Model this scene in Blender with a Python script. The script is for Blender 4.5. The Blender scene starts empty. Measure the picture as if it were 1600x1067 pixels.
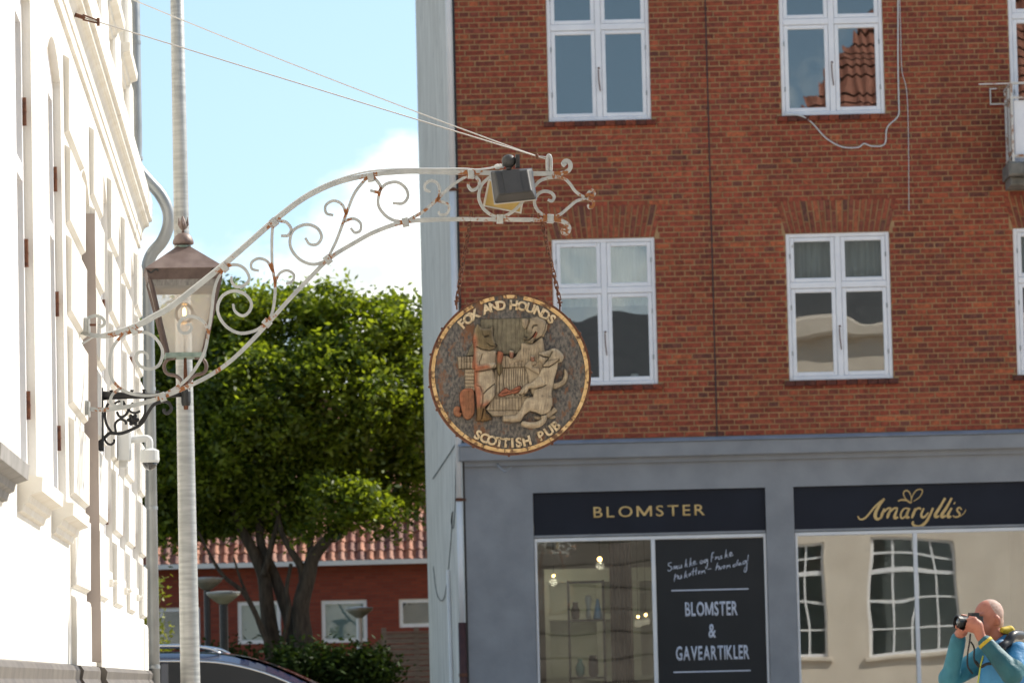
import bpy, bmesh, math, random
import numpy as np
from mathutils import Vector, Matrix

# ------------------------------------------------------------------ camera, sky, sun, exposure
random.seed(7); np.random.seed(7)
S = bpy.context.scene
COL = S.collection
F_PX, PITCH, ROLL, CAM_Z = 6500.0, 0.080, 0.0234, 1.3
cd = bpy.data.cameras.new('camera'); cam = bpy.data.objects.new('camera', cd); COL.objects.link(cam)
cd.sensor_fit = 'HORIZONTAL'; cd.sensor_width = 36.0; cd.lens = F_PX / 1600.0 * 36.0
cd.clip_start = 0.1; cd.clip_end = 3000.0
fw = Vector((0, math.cos(PITCH), math.sin(PITCH))); up0 = Vector((0, -math.sin(PITCH), math.cos(PITCH))); rt0 = Vector((1, 0, 0))
cr, sr = math.cos(ROLL), math.sin(ROLL)
right = rt0 * cr - up0 * sr; up = rt0 * sr + up0 * cr
cam.matrix_world = Matrix(((right.x, up.x, -fw.x, 0), (right.y, up.y, -fw.y, 0), (right.z, up.z, -fw.z, CAM_Z), (0, 0, 0, 1)))
cd.dof.use_dof = True; cd.dof.focus_distance = 20.8; cd.dof.aperture_fstop = 9.5
S.camera = cam

SUN_EL, SUN_AZ = math.radians(42), math.radians(36)      # azimuth measured from +x towards +y
sun_dir = Vector((math.cos(SUN_EL) * math.cos(SUN_AZ), math.cos(SUN_EL) * math.sin(SUN_AZ), math.sin(SUN_EL)))
sl = bpy.data.lights.new('sun', 'SUN'); so = bpy.data.objects.new('sun', sl); COL.objects.link(so)
sl.energy = 4.2; sl.angle = math.radians(0.53); sl.color = (1.0, 0.935, 0.83)
so.rotation_euler = sun_dir.to_track_quat('Z', 'Y').to_euler(); so.location = sun_dir * 60

W = bpy.data.worlds.new('World'); S.world = W; W.use_nodes = True
nt = W.node_tree; N = nt.nodes; L = nt.links
for n in list(N): N.remove(n)
out = N.new('ShaderNodeOutputWorld'); bg = N.new('ShaderNodeBackground'); sky = N.new('ShaderNodeTexSky')
sky.sky_type = 'NISHITA'; sky.sun_disc = False; sky.sun_elevation = SUN_EL
sky.sun_rotation = math.pi / 2 - SUN_AZ
sky.air_density = 1.0; sky.dust_density = 0.3; sky.ozone_density = 1.0
bg.inputs[1].default_value = 0.14
# fair-weather cumulus, thicker towards the horizon all the way round
tc = N.new('ShaderNodeTexCoord'); sep = N.new('ShaderNodeSeparateXYZ')
L.new(tc.outputs['Generated'], sep.inputs[0])
# clear washed air: the deeper blue reaches down towards the horizon all the way round
sz = N.new('ShaderNodeMath'); sz.operation = 'MULTIPLY_ADD'; sz.inputs[1].default_value = 0.85; sz.inputs[2].default_value = 0.20; L.new(sep.outputs['Z'], sz.inputs[0])
cmb = N.new('ShaderNodeCombineXYZ'); L.new(sep.outputs['X'], cmb.inputs[0]); L.new(sep.outputs['Y'], cmb.inputs[1]); L.new(sz.outputs[0], cmb.inputs[2])
nz = N.new('ShaderNodeVectorMath'); nz.operation = 'NORMALIZE'; L.new(cmb.outputs[0], nz.inputs[0]); L.new(nz.outputs[0], sky.inputs['Vector'])
mp = N.new('ShaderNodeMapping'); mp.inputs['Location'].default_value = (7.92, 10.84, 17.50); mp.inputs['Scale'].default_value = (15.0, 15.0, 24.0)
L.new(tc.outputs['Generated'], mp.inputs[0])
cn = N.new('ShaderNodeTexNoise'); cn.inputs['Scale'].default_value = 1.1; cn.inputs['Detail'].default_value = 9; cn.inputs['Roughness'].default_value = 0.55
L.new(mp.outputs[0], cn.inputs['Vector'])
el = N.new('ShaderNodeMapRange'); el.inputs[1].default_value = 0.0; el.inputs[2].default_value = 0.18; el.inputs[3].default_value = 0.345; el.inputs[4].default_value = -0.13
L.new(sep.outputs['Z'], el.inputs[0])
ad = N.new('ShaderNodeMath'); ad.operation = 'ADD'; L.new(cn.outputs['Fac'], ad.inputs[0]); L.new(el.outputs[0], ad.inputs[1])
rp = N.new('ShaderNodeValToRGB'); rp.color_ramp.elements[0].position = 0.51; rp.color_ramp.elements[1].position = 0.71
L.new(ad.outputs[0], rp.inputs[0])
mx = N.new('ShaderNodeMixRGB')
cn2 = N.new('ShaderNodeTexNoise'); cn2.inputs['Scale'].default_value = 2.3; cn2.inputs['Detail'].default_value = 6; L.new(mp.outputs[0], cn2.inputs['Vector'])
rp2 = N.new('ShaderNodeValToRGB'); rp2.color_ramp.elements[0].position = 0.36; rp2.color_ramp.elements[1].position = 0.62
rp2.color_ramp.elements[0].color = (3.6, 4.05, 4.75, 1); rp2.color_ramp.elements[1].color = (7.5, 7.9, 8.6, 1)
L.new(cn2.outputs['Fac'], rp2.inputs[0]); L.new(rp2.outputs[0], mx.inputs[2])
L.new(rp.outputs[0], mx.inputs[0]); L.new(sky.outputs[0], mx.inputs[1])
wbm = N.new('ShaderNodeMixRGB'); wbm.blend_type = 'MULTIPLY'; wbm.inputs[0].default_value = 1.0; wbm.inputs[2].default_value = (1.10, 1.045, 0.88, 1)   # daylight white balance
L.new(mx.outputs[0], wbm.inputs[1]); L.new(wbm.outputs[0], bg.inputs[0]); L.new(bg.outputs[0], out.inputs[0])

S.view_settings.view_transform = 'Standard'; S.view_settings.look = 'None'
S.view_settings.gamma = 1.0; S.view_settings.use_curve_mapping = False; S.view_settings.exposure = 0.80
S.render.engine = 'CYCLES'
S.cycles.max_bounces = 8; S.cycles.transparent_max_bounces = 16

# ------------------------------------------------------------------ photo geometry
def ray(px, py):
    x = (px - 800) / F_PX; y = -(py - 533.5) / F_PX
    return (right * x + up * y + fw)
CAMP = Vector((0, 0, CAM_Z))
def at_plane(px, py, p0, n):
    d = ray(px, py); t = (Vector(p0) - CAMP).dot(n) / d.dot(n)
    return CAMP + d * t
def at_y(px, py, y):
    return at_plane(px, py, (0, y, 0), Vector((0, 1, 0)))

# ------------------------------------------------------------------ helpers
def tag(o, label=None, cat=None, group=None, kind=None):
    if label: o['label'] = label
    if cat: o['category'] = cat
    if group: o['group'] = group
    if kind: o['kind'] = kind
    return o
def empty(name, loc, rz=0.0, label=None, cat=None, group=None):
    o = bpy.data.objects.new(name, None); COL.objects.link(o)
    o.location = loc; o.rotation_euler = (0, 0, rz); o.empty_display_size = 0.1
    return tag(o, label, cat, group)
def link(name, me, parent=None, loc=None, rot=None, scale=None):
    o = bpy.data.objects.new(name, me); COL.objects.link(o)
    if parent: o.parent = parent
    if loc is not None: o.location = loc
    if rot is not None: o.rotation_euler = rot
    if scale is not None: o.scale = scale
    return o
def crom(pts, sub=6, closed=False):
    P = [Vector(p) for p in pts]; n = len(P); R = []
    rng = range(n if closed else n - 1)
    for i in rng:
        p1, p2 = P[i], P[(i + 1) % n]
        p0 = P[i - 1] if (i > 0 or closed) else p1 * 2 - p2
        p3 = P[(i + 2) % n] if (i + 2 < n or closed) else p2 * 2 - p1
        for k in range(sub):
            t = k / sub; t2 = t * t; t3 = t2 * t
            R.append(0.5 * ((2 * p1) + (p2 - p0) * t + (2 * p0 - 5 * p1 + 4 * p2 - p3) * t2 + (3 * p1 - p0 - 3 * p2 + p3) * t3))
    if not closed: R.append(P[-1].copy())
    return R
class MB:
    def __init__(s): s.v = []; s.f = []; s.c = []; s.m = []; s.col = None; s.mi = 0
    def _f(s, f): s.f.append(f); s.c.append(s.col); s.m.append(s.mi)
    def quad(s, a, b, c, d):
        i = len(s.v); s.v += [tuple(a), tuple(b), tuple(c), tuple(d)]; s._f((i, i + 1, i + 2, i + 3)); return s
    def poly(s, P):
        i = len(s.v); s.v += [tuple(p) for p in P]; s._f(tuple(range(i, i + len(P)))); return s
    def box(s, x0, x1, y0, y1, z0, z1):
        i = len(s.v)
        s.v += [(x0, y0, z0), (x1, y0, z0), (x1, y1, z0), (x0, y1, z0), (x0, y0, z1), (x1, y0, z1), (x1, y1, z1), (x0, y1, z1)]
        for f in ((0, 3, 2, 1), (4, 5, 6, 7), (0, 1, 5, 4), (1, 2, 6, 5), (2, 3, 7, 6), (3, 0, 4, 7)): s._f(tuple(i + k for k in f))
        return s
    def cbox(s, x0, x1, y0, y1, z0, z1, b=0.006):
        # box with chamfered edges on the face at y0 (the face to the street)
        i = len(s.v)
        s.v += [(x0, y0 + b, z0), (x1, y0 + b, z0), (x1, y0 + b, z1), (x0, y0 + b, z1), (x0 + b, y0, z0 + b), (x1 - b, y0, z0 + b), (x1 - b, y0, z1 - b), (x0 + b, y0, z1 - b),
                (x0, y1, z0), (x1, y1, z0), (x1, y1, z1), (x0, y1, z1)]
        for f in ((4, 5, 6, 7), (0, 1, 5, 4), (1, 2, 6, 5), (2, 3, 7, 6), (3, 0, 4, 7), (8, 9, 1, 0), (9, 10, 2, 1), (10, 11, 3, 2), (11, 8, 0, 3), (11, 10, 9, 8)): s._f(tuple(i + k for k in f))
        return s
    def tube(s, pts, r, n=8, cap=True, closed=False):
        P = [Vector(p) for p in pts]; m = len(P)
        R = r if isinstance(r, (list, tuple)) else [r] * m
        i0 = len(s.v); prev = None
        for k in range(m):
            if closed: t = P[(k + 1) % m] - P[k - 1]
            else: t = P[min(k + 1, m - 1)] - P[max(k - 1, 0)]
            if t.length < 1e-9: t = Vector((0, 0, 1))
            t.normalize()
            if prev is None:
                a = Vector((0, 1, 0)) if abs(t.y) < 0.9 else Vector((1, 0, 0))
                u = t.cross(a).normalized()
            else:
                u = (prev - t * prev.dot(t))
                u = u.normalized() if u.length > 1e-6 else t.orthogonal().normalized()
            prev = u; w = t.cross(u)
            for j in range(n):
                an = 2 * math.pi * j / n
                q = P[k] + (u * math.cos(an) + w * math.sin(an)) * R[k]; s.v.append(tuple(q))
        seg = m if closed else m - 1
        for k in range(seg):
            for j in range(n):
                a = i0 + k * n + j; b = i0 + k * n + (j + 1) % n; k2 = (k + 1) % m
                c = i0 + k2 * n + (j + 1) % n; d = i0 + k2 * n + j
                s._f((a, b, c, d))
        if cap and not closed:
            s._f(tuple(i0 + j for j in reversed(range(n)))); s._f(tuple(i0 + (m - 1) * n + j for j in range(n)))
        return s
    def strip(s, pts, w, d, taper=None):
        # rectangular bar swept along a path in the x-z plane: w in-plane width, d depth in y
        P = [Vector(p) for p in pts]; m = len(P); i0 = len(s.v)
        for k in range(m):
            t = (P[min(k + 1, m - 1)] - P[max(k - 1, 0)])
            t = t.normalized() if t.length > 1e-9 else Vector((1, 0, 0))
            nn = Vector((-t.z, 0, t.x)); hw = w / 2 * (taper[k] if taper else 1)
            for sx, sy in ((-1, -1), (1, -1), (1, 1), (-1, 1)):
                q = P[k] + nn * hw * sx + Vector((0, d / 2 * sy, 0)); s.v.append(tuple(q))
        for k in range(m - 1):
            for j in range(4):
                a = i0 + k * 4 + j; b = i0 + k * 4 + (j + 1) % 4
                s._f((a, b, b + 4, a + 4))
        s._f((i0 + 3, i0 + 2, i0 + 1, i0)); e = i0 + (m - 1) * 4; s._f((e, e + 1, e + 2, e + 3))
        return s
    def lathe(s, prof, n=16, cx=0, cy=0, axis='z', rot=0.0):
        i0 = len(s.v); m = len(prof)
        for (r, h) in prof:
            for j in range(n):
                a = 2 * math.pi * j / n + rot
                if axis == 'z': s.v.append((cx + r * math.cos(a), cy + r * math.sin(a), h))
                else: s.v.append((cx + r * math.cos(a), h, cy + r * math.sin(a)))
        for k in range(m - 1):
            for j in range(n):
                a = i0 + k * n + j; b = i0 + k * n + (j + 1) % n
                s._f((a, b, b + n, a + n))
        s._f(tuple(i0 + j for j in reversed(range(n)))); s._f(tuple(i0 + (m - 1) * n + j for j in range(n)))
        return s
    def sphere(s, c, r, nu=12, nv=8, sc=(1, 1, 1)):
        prof = [(max(1e-4, math.sin(math.pi * k / nv)) * r, -math.cos(math.pi * k / nv) * r) for k in range(nv + 1)]
        i0 = len(s.v); s.lathe(prof, nu)
        for i in range(i0, len(s.v)):
            x, y, z = s.v[i]; s.v[i] = (c[0] + x * sc[0], c[1] + y * sc[1], c[2] + z * sc[2])
        return s
    def xform(s, M, i0=0):
        for i in range(i0, len(s.v)): s.v[i] = tuple(M @ Vector(s.v[i]))
        return s
    def mesh(s, name, mats, smooth=False, org=None, recalc=True):
        me = bpy.data.meshes.new(name)
        V = s.v if org is None else [(x - org[0], y - org[1], z - org[2]) for x, y, z in s.v]
        me.from_pydata(V, [], s.f)
        for m in (mats if isinstance(mats, (list, tuple)) else [mats]): me.materials.append(m)
        me.polygons.foreach_set('material_index', s.m)
        if any(c is not None for c in s.c):
            ca = me.color_attributes.new('Col', 'FLOAT_COLOR', 'CORNER')
            arr = np.ones((len(me.loops), 4), dtype=np.float32)
            k = 0
            for f, c in zip(s.f, s.c):
                if c is not None: arr[k:k + len(f), :3] = c
                k += len(f)
            ca.data.foreach_set('color', arr.ravel())
        if recalc:
            bm = bmesh.new(); bm.from_mesh(me); bmesh.ops.recalc_face_normals(bm, faces=bm.faces); bm.to_mesh(me); bm.free()
        if smooth:
            me.polygons.foreach_set('use_smooth', [True] * len(me.polygons))
        me.update()
        return me
    def build(s, name, mats, parent=None, smooth=False, org=None, recalc=True, **kw):
        return link(name, s.mesh(name, mats, smooth, org, recalc), parent, **kw)

def box_part(name, m, parent, *b): return MB().box(*b).build(name, m, parent)

def wall_cells(mb, u0, u1, z0, z1, ops, y, flip=False):
    us = sorted(set([u0, u1] + [min(max(o[k], u0), u1) for o in ops for k in (0, 1)]))
    zs = sorted(set([z0, z1] + [min(max(o[k], z0), z1) for o in ops for k in (2, 3)]))
    for a, b in zip(us, us[1:]):
        for c, d in zip(zs, zs[1:]):
            mu, mz = (a + b) / 2, (c + d) / 2
            if any(o[0] < mu < o[1] and o[2] < mz < o[3] for o in ops): continue
            mb.quad((a, y, c), (b, y, c), (b, y, d), (a, y, d))
def reveals(mb, o, y0, y1):
    a, b, c, d = o
    mb.quad((a, y0, c), (a, y1, c), (a, y1, d), (a, y0, d)); mb.quad((b, y1, c), (b, y0, c), (b, y0, d), (b, y1, d))
    mb.quad((a, y0, d), (a, y1, d), (b, y1, d), (b, y0, d)); mb.quad((a, y1, c), (a, y0, c), (b, y0, c), (b, y1, c))

# ------------------------------------------------------------------ materials
def _n(nt, t, **kw):
    n = nt.nodes.new(t)
    for k, v in kw.items(): setattr(n, k, v)
    return n
def pmat(name, c1, c2=None, scale=6.0, rough=0.6, metal=0.0, bump=0.0, bscale=None, detail=6.0, lo=0.35, hi=0.65, attr=False, spec=0.5,
         stain=None, stain_scale=2.0, stain_pos=(0.55, 0.7), rust=None, emit=None, estr=0.0, stretch=(1, 1, 1), rvar=0.0, coat=0.0):
    m = bpy.data.materials.new(name); m.use_nodes = True; t = m.node_tree; nd = t.nodes; lk = t.links
    b = nd['Principled BSDF']; b.inputs['Roughness'].default_value = rough; b.inputs['Metallic'].default_value = metal
    b.inputs['Specular IOR Level'].default_value = spec; b.inputs['Coat Weight'].default_value = coat
    tc = _n(t, 'ShaderNodeTexCoord'); mp = _n(t, 'ShaderNodeMapping'); mp.inputs['Scale'].default_value = stretch
    geo = _n(t, 'ShaderNodeNewGeometry'); lk.new(geo.outputs['Position'], mp.inputs[0])
    src = None
    if attr:
        a = _n(t, 'ShaderNodeVertexColor', layer_name='Col'); src = a.outputs[0]
    if c2 is not None:
        n = _n(t, 'ShaderNodeTexNoise'); n.inputs['Scale'].default_value = scale; n.inputs['Detail'].default_value = detail; lk.new(mp.outputs[0], n.inputs['Vector'])
        r = _n(t, 'ShaderNodeValToRGB'); e = r.color_ramp.elements; e[0].position = lo; e[1].position = hi
        e[0].color = (*c1, 1); e[1].color = (*c2, 1); lk.new(n.outputs['Fac'], r.inputs[0])
        if src is None: src = r.outputs[0]
        else:
            x = _n(t, 'ShaderNodeMixRGB', blend_type='MULTIPLY'); x.inputs[0].default_value = 1.0
            lk.new(src, x.inputs[1]); lk.new(r.outputs[0], x.inputs[2]); src = x.outputs[0]
    if stain is not None:
        n2 = _n(t, 'ShaderNodeTexNoise'); n2.inputs['Scale'].default_value = stain_scale; n2.inputs['Detail'].default_value = 9; n2.inputs['Roughness'].default_value = 0.65
        lk.new(mp.outputs[0], n2.inputs['Vector'])
        r2 = _n(t, 'ShaderNodeMapRange'); r2.inputs[1].default_value = stain_pos[0]; r2.inputs[2].default_value = stain_pos[1]
        if rust:
            at = _n(t, 'ShaderNodeAttribute', attribute_name='rust'); ad = _n(t, 'ShaderNodeMath', operation='MULTIPLY_ADD')
            lk.new(at.outputs['Fac'], ad.inputs[0]); ad.inputs[1].default_value = rust; lk.new(n2.outputs['Fac'], ad.inputs[2]); lk.new(ad.outputs[0], r2.inputs[0])
        else: lk.new(n2.outputs['Fac'], r2.inputs[0])
        x = _n(t, 'ShaderNodeMixRGB'); lk.new(r2.outputs[0], x.inputs[0])
        if src is None: x.inputs[1].default_value = (*c1, 1)
        else: lk.new(src, x.inputs[1])
        x.inputs[2].default_value = (*stain, 1); src = x.outputs[0]
    if src is None: b.inputs['Base Color'].default_value = (*c1, 1)
    else: lk.new(src, b.inputs['Base Color'])
    if rvar:
        n4 = _n(t, 'ShaderNodeTexNoise'); n4.inputs['Scale'].default_value = scale * 2; lk.new(mp.outputs[0], n4.inputs['Vector'])
        r4 = _n(t, 'ShaderNodeMapRange'); r4.inputs[3].default_value = rough - rvar; r4.inputs[4].default_value = rough + rvar
        lk.new(n4.outputs['Fac'], r4.inputs[0]); lk.new(r4.outputs[0], b.inputs['Roughness'])
    if bump:
        n3 = _n(t, 'ShaderNodeTexNoise'); n3.inputs['Scale'].default_value = bscale or scale * 4; n3.inputs['Detail'].default_value = 8; lk.new(mp.outputs[0], n3.inputs['Vector'])
        bp = _n(t, 'ShaderNodeBump'); bp.inputs['Strength'].default_value = 0.6; bp.inputs['Distance'].default_value = bump
        lk.new(n3.outputs['Fac'], bp.inputs['Height']); lk.new(bp.outputs[0], b.inputs['Normal'])
    if emit: b.inputs['Emission Color'].default_value = (*emit, 1); b.inputs['Emission Strength'].default_value = estr
    return m
def glass_mat(name, refl=0.13, tint=(0.92, 0.96, 0.95), wave=0.0, wscale=1.2, rough=0.0):
    m = bpy.data.materials.new(name); m.use_nodes = True; t = m.node_tree; nd = t.nodes; lk = t.links
    nd.remove(nd['Principled BSDF']); o = nd['Material Output']
    tr = _n(t, 'ShaderNodeBsdfTransparent'); tr.inputs[0].default_value = (*tint, 1)
    gl = _n(t, 'ShaderNodeBsdfGlossy'); gl.inputs['Roughness'].default_value = rough; gl.inputs[0].default_value = (1, 1, 1, 1)
    fr = _n(t, 'ShaderNodeFresnel'); fr.inputs[0].default_value = 1.5
    mr = _n(t, 'ShaderNodeMapRange'); mr.inputs[1].default_value = 0.04; mr.inputs[2].default_value = 1.0; mr.inputs[3].default_value = refl; mr.inputs[4].default_value = 1.0
    lk.new(fr.outputs[0], mr.inputs[0])
    mx = _n(t, 'ShaderNodeMixShader'); lk.new(mr.outputs[0], mx.inputs[0]); lk.new(tr.outputs[0], mx.inputs[1]); lk.new(gl.outputs[0], mx.inputs[2]); lk.new(mx.outputs[0], o.inputs[0])
    if wave:
        g = _n(t, 'ShaderNodeNewGeometry'); n3 = _n(t, 'ShaderNodeTexNoise'); n3.inputs['Scale'].default_value = wscale; n3.inputs['Detail'].default_value = 1
        lk.new(g.outputs['Position'], n3.inputs['Vector'])
        bp = _n(t, 'ShaderNodeBump'); bp.inputs['Strength'].default_value = 1.0; bp.inputs['Distance'].default_value = wave
        lk.new(n3.outputs['Fac'], bp.inputs['Height']); lk.new(bp.outputs[0], gl.inputs['Normal'])
    return m
M = {}
M['brick'] = pmat('brick', (0.62, 0.6, 0.6), (1.25, 1.2, 1.15), scale=22, rough=0.85, attr=True, bump=0.003, bscale=90)
M['mortar'] = pmat('mortar', (0.36, 0.215, 0.105), (0.47, 0.29, 0.145), scale=5, rough=0.95, bump=0.003, bscale=120)
M['gable'] = pmat('gable_render', (0.58, 0.545, 0.485), (0.73, 0.695, 0.63), scale=2.2, rough=0.9, stain=(0.23, 0.22, 0.2), stain_scale=5, stain_pos=(0.6, 0.72), bump=0.006, bscale=14, stretch=(1.6, 1.6, 0.45))
M['shop_grey'] = pmat('grey_render', (0.235, 0.24, 0.252), (0.285, 0.29, 0.302), scale=3, rough=0.8, bump=0.003, bscale=40)
M['sill_lead'] = pmat('cornice_lead', (0.27, 0.31, 0.36), (0.35, 0.39, 0.44), scale=4, rough=0.6)
M['white_paint'] = pmat('window_paint', (0.80, 0.795, 0.82), (0.87, 0.86, 0.87), scale=6, rough=0.5, stain=(0.42, 0.38, 0.32), stain_scale=9, stain_pos=(0.66, 0.74))
M['shop_frame'] = pmat('shop_frame_paint', (0.70, 0.70, 0.71), (0.77, 0.76, 0.75), scale=3, rough=0.45)
M['navy'] = pmat('navy_sign', (0.007, 0.009, 0.017), (0.010, 0.013, 0.023), scale=2, rough=0.6, spec=0.3)
M['poster'] = pmat('charcoal_poster', (0.020, 0.021, 0.022), (0.025, 0.026, 0.027), scale=2, rough=0.6, spec=0.3)
M['gold'] = pmat('gold_lettering', (0.58, 0.38, 0.14), (0.68, 0.47, 0.19), scale=8, rough=0.5)
M['chalk'] = pmat('pale_lettering', (0.50, 0.53, 0.62), (0.58, 0.6, 0.68), scale=10, rough=0.7)
M['glass'] = glass_mat('window_glass', 0.13, wave=0.0012, wscale=1.6)
M['shop_glass'] = glass_mat('shop_glass', 0.16, wave=0.0017, wscale=0.9)
M['far_glass'] = glass_mat('far_glass', 0.045)
M['room'] = pmat('dim_room', (0.16, 0.155, 0.15), (0.2, 0.19, 0.18), scale=1.2, rough=0.9)
M['curtain'] = pmat('net_curtain', (0.30, 0.31, 0.30), (0.38, 0.39, 0.375), scale=3, rough=0.9, stretch=(9, 9, 0.6))
M['dark'] = pmat('dark_iron', (0.012, 0.012, 0.013), (0.02, 0.02, 0.022), scale=20, rough=0.45, bump=0.001)
M['black'] = pmat('black_plastic', (0.010, 0.010, 0.011), rough=0.4)
M['white_wall'] = pmat('limewashed_render', (0.69, 0.66, 0.595), (0.76, 0.735, 0.68), scale=1.5, rough=0.9, bump=0.004, bscale=22, stain=(0.68, 0.61, 0.48), stain_scale=3.0, stain_pos=(0.60, 0.80))
M['white_stone'] = pmat('painted_stone', (0.73, 0.69, 0.61), (0.80, 0.775, 0.715), scale=5, rough=0.85, bump=0.003, bscale=35, stain=(0.42, 0.36, 0.29), stain_scale=7, stain_pos=(0.64, 0.76))
M['plinth'] = pmat('tarred_plinth', (0.10, 0.088, 0.078), (0.17, 0.15, 0.13), scale=6, rough=0.42, bump=0.004, bscale=12)
M['zinc'] = pmat('zinc', (0.27, 0.285, 0.29), (0.36, 0.375, 0.38), scale=5, rough=0.45, metal=0.6, stain=(0.7, 0.7, 0.68), stain_scale=14, stain_pos=(0.68, 0.72), rvar=0.1)
M['galv'] = pmat('galvanised_steel', (0.36, 0.36, 0.345), (0.50, 0.50, 0.475), scale=3, rough=0.5, metal=0.55, stretch=(2, 2, 16), bump=0.0015, bscale=4)
M['ironwhite'] = pmat('rusty_white_paint', (0.36, 0.375, 0.37), (0.47, 0.48, 0.465), scale=18, rough=0.55, stain=(0.27, 0.095, 0.022), stain_scale=34, stain_pos=(0.68, 0.73), rust=0.26, bump=0.0008, bscale=70)
M['rust'] = pmat('rusty_iron', (0.075, 0.028, 0.017), (0.17, 0.066, 0.032), scale=60, rough=0.85, bump=0.001)
M['wire'] = pmat('steel_wire', (0.50, 0.48, 0.45), rough=0.4, metal=0.6)
M['cablewhite'] = pmat('white_cable', (0.60, 0.61, 0.60), rough=0.5)
M['copper_dark'] = pmat('dark_copper', (0.075, 0.05, 0.045), (0.12, 0.085, 0.075), scale=18, rough=0.5, metal=0.3)
M['copper'] = pmat('aged_copper', (0.135, 0.093, 0.08), (0.20, 0.148, 0.13), scale=14, rough=0.55, metal=0.3, stain=(0.5, 0.48, 0.45), stain_scale=26, stain_pos=(0.68, 0.73))
M['verd'] = pmat('verdigris', (0.16, 0.22, 0.19), (0.24, 0.31, 0.27), scale=20, rough=0.7)
M['asphalt'] = pmat('pale_setts', (0.34, 0.29, 0.235), (0.43, 0.37, 0.30), scale=2, rough=0.9, bump=0.004, bscale=60)
M['paving'] = pmat('paving', (0.24, 0.23, 0.22), (0.32, 0.31, 0.29), scale=3, rough=0.9, bump=0.004, bscale=30)
M['kerb'] = pmat('granite_kerb', (0.28, 0.28, 0.28), (0.38, 0.38, 0.37), scale=20, rough=0.8)
# ------------------------------------------------------------------ ground
tag(MB().quad((-400, -200, 0), (400, -200, 0), (400, 900, 0), (-400, 900, 0)).build('street', M['asphalt']), kind='structure')
def pave(name, P, h=0.12):
    mb = MB(); n = len(P)
    mb.poly([(x, y, h) for x, y in P])
    for i in range(n):
        a, b = P[i], P[(i + 1) % n]; mb.quad((*a, -0.02), (*b, -0.02), (*b, h), (*a, h))
    return tag(mb.build(name, [M['paving']]), kind='structure')
pave('pavement', [(-1.6, 46.6), (18, 46.4), (18, 49.75), (-1.4, 49.75)])
tag(MB().box(-1.6, 18, 46.28, 46.40, -0.02, 0.125).build('kerb', M['kerb']), kind='structure')
pave('pavement', [(-2.6, 12), (-1.25, 12), (-2.3, 33), (-3.4, 33)])
tag(MB().poly([(-60, 58, 0.35), (60, 58, 0.35), (60, 140, 0.55), (-60, 140, 0.55)]).poly([(-60, 54, 0.01), (60, 54, 0.01), (60, 58, 0.35), (-60, 58, 0.35)]).build('garden_ground', pmat('lawn_soil', (0.05, 0.07, 0.03), (0.10, 0.09, 0.05), scale=3, rough=0.95, bump=0.02, bscale=9)), kind='structure')
# ------------------------------------------------------------------ brick corner building with the flower shop
TH = 0.012
BO = Vector((0, 49.6, 0))
bb = empty('brick_building', BO, -TH, 'red brick corner building with white casement windows above a grey flower shop front', 'building')
UL, UR, ZB, ZT = -0.60, 9.4, 4.085, 11.9
WIN = [(0.50, 1.738, 4.725, 6.49), (3.30, 4.545, 4.725, 6.49), (6.02, 7.26, 4.725, 6.49),
       (0.50, 1.738, 7.905, 9.67), (3.30, 4.545, 7.905, 9.67), (6.05, 7.29, 7.25, 9.67)]
SILL = [(w[0] - 0.055, w[1] + 0.055, w[2] - 0.068, w[2]) for w in WIN[:5]]
ARCH = [(w[0] - 0.04, w[1] + 0.04, w[3], w[3] + 0.405) for w in WIN]
OPS = WIN + SILL + ARCH
# joint backing
mb = MB(); wall_cells(mb, UL, UR, ZB, ZT, WIN, 0.010)
for o in WIN: reveals(mb, o, 0.010, 0.16)
mb.build('wall', M['mortar'], bb)
def soot(u, z): return 1.0 + .13 * math.sin(u * 1.7 + 1.3 * math.sin(z * .9) + .6) * math.sin(z * 1.3 + u * .6) - .10 * max(0, math.sin(u * .8 + z * 2.1)) - .16 * math.exp(-((u - 2.42) / .12) ** 2)
def brick_col(dark=0.0):
    r = random.random()
    if r < 0.05 + dark: c = (0.175, 0.054, 0.036)
    elif r < 0.27: c = (0.235, 0.056, 0.033)
    elif r < 0.74: c = (0.29, 0.060, 0.030)
    elif r < 0.95: c = (0.34, 0.080, 0.036)
    else: c = (0.40, 0.105, 0.042)
    k = random.uniform(0.86, 1.14); return tuple(x * k for x in c)
course, bh, jt = 0.0664, 0.0505, 0.0158
SIDE = [(0, 3, 2, 1), (4, 5, 6, 7), (0, 1, 5, 4), (1, 2, 6, 5), (3, 0, 4, 7)]
allb = []
nrow = int((ZT - ZB) / course)
for i in range(nrow):
    z0 = ZB + 0.006 + i * course; z1 = z0 + bh
    head = i % 2 == 1                                   # English cross bond: header and stretcher courses alternate
    w0 = 0.104 if head else 0.2242
    x = UL - (0.06 if head else (0.12 if (i // 2) % 2 else 0.0)); k = 0
    while x < UR:
        w = w0; jit = random.uniform(-.002, .002)
        a, b = max(x + jit, UL), min(x + w + jit, UR)
        segs = [(a, b)] if b - a > 0.012 else []
        for o in OPS:
            if o[2] < (z0 + z1) / 2 < o[3]:
                ns = []
                for (p, q) in segs:
                    if q <= o[0] + 0.004 or p >= o[1] - 0.004: ns.append((p, q)); continue
                    if p < o[0] - 0.014: ns.append((p, o[0] - 0.004))
                    if q > o[1] + 0.014: ns.append((o[1] + 0.004, q))
                segs = ns
        for (p, q) in segs:
            y = random.uniform(-0.0025, 0.002)
            if p < 2.42 < q and q - p > 0.1: pass
            allb.append((p, q, z0 + random.uniform(-0.0015, 0.0015), z1, y))
        x += w + jt; k += 1
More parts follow.
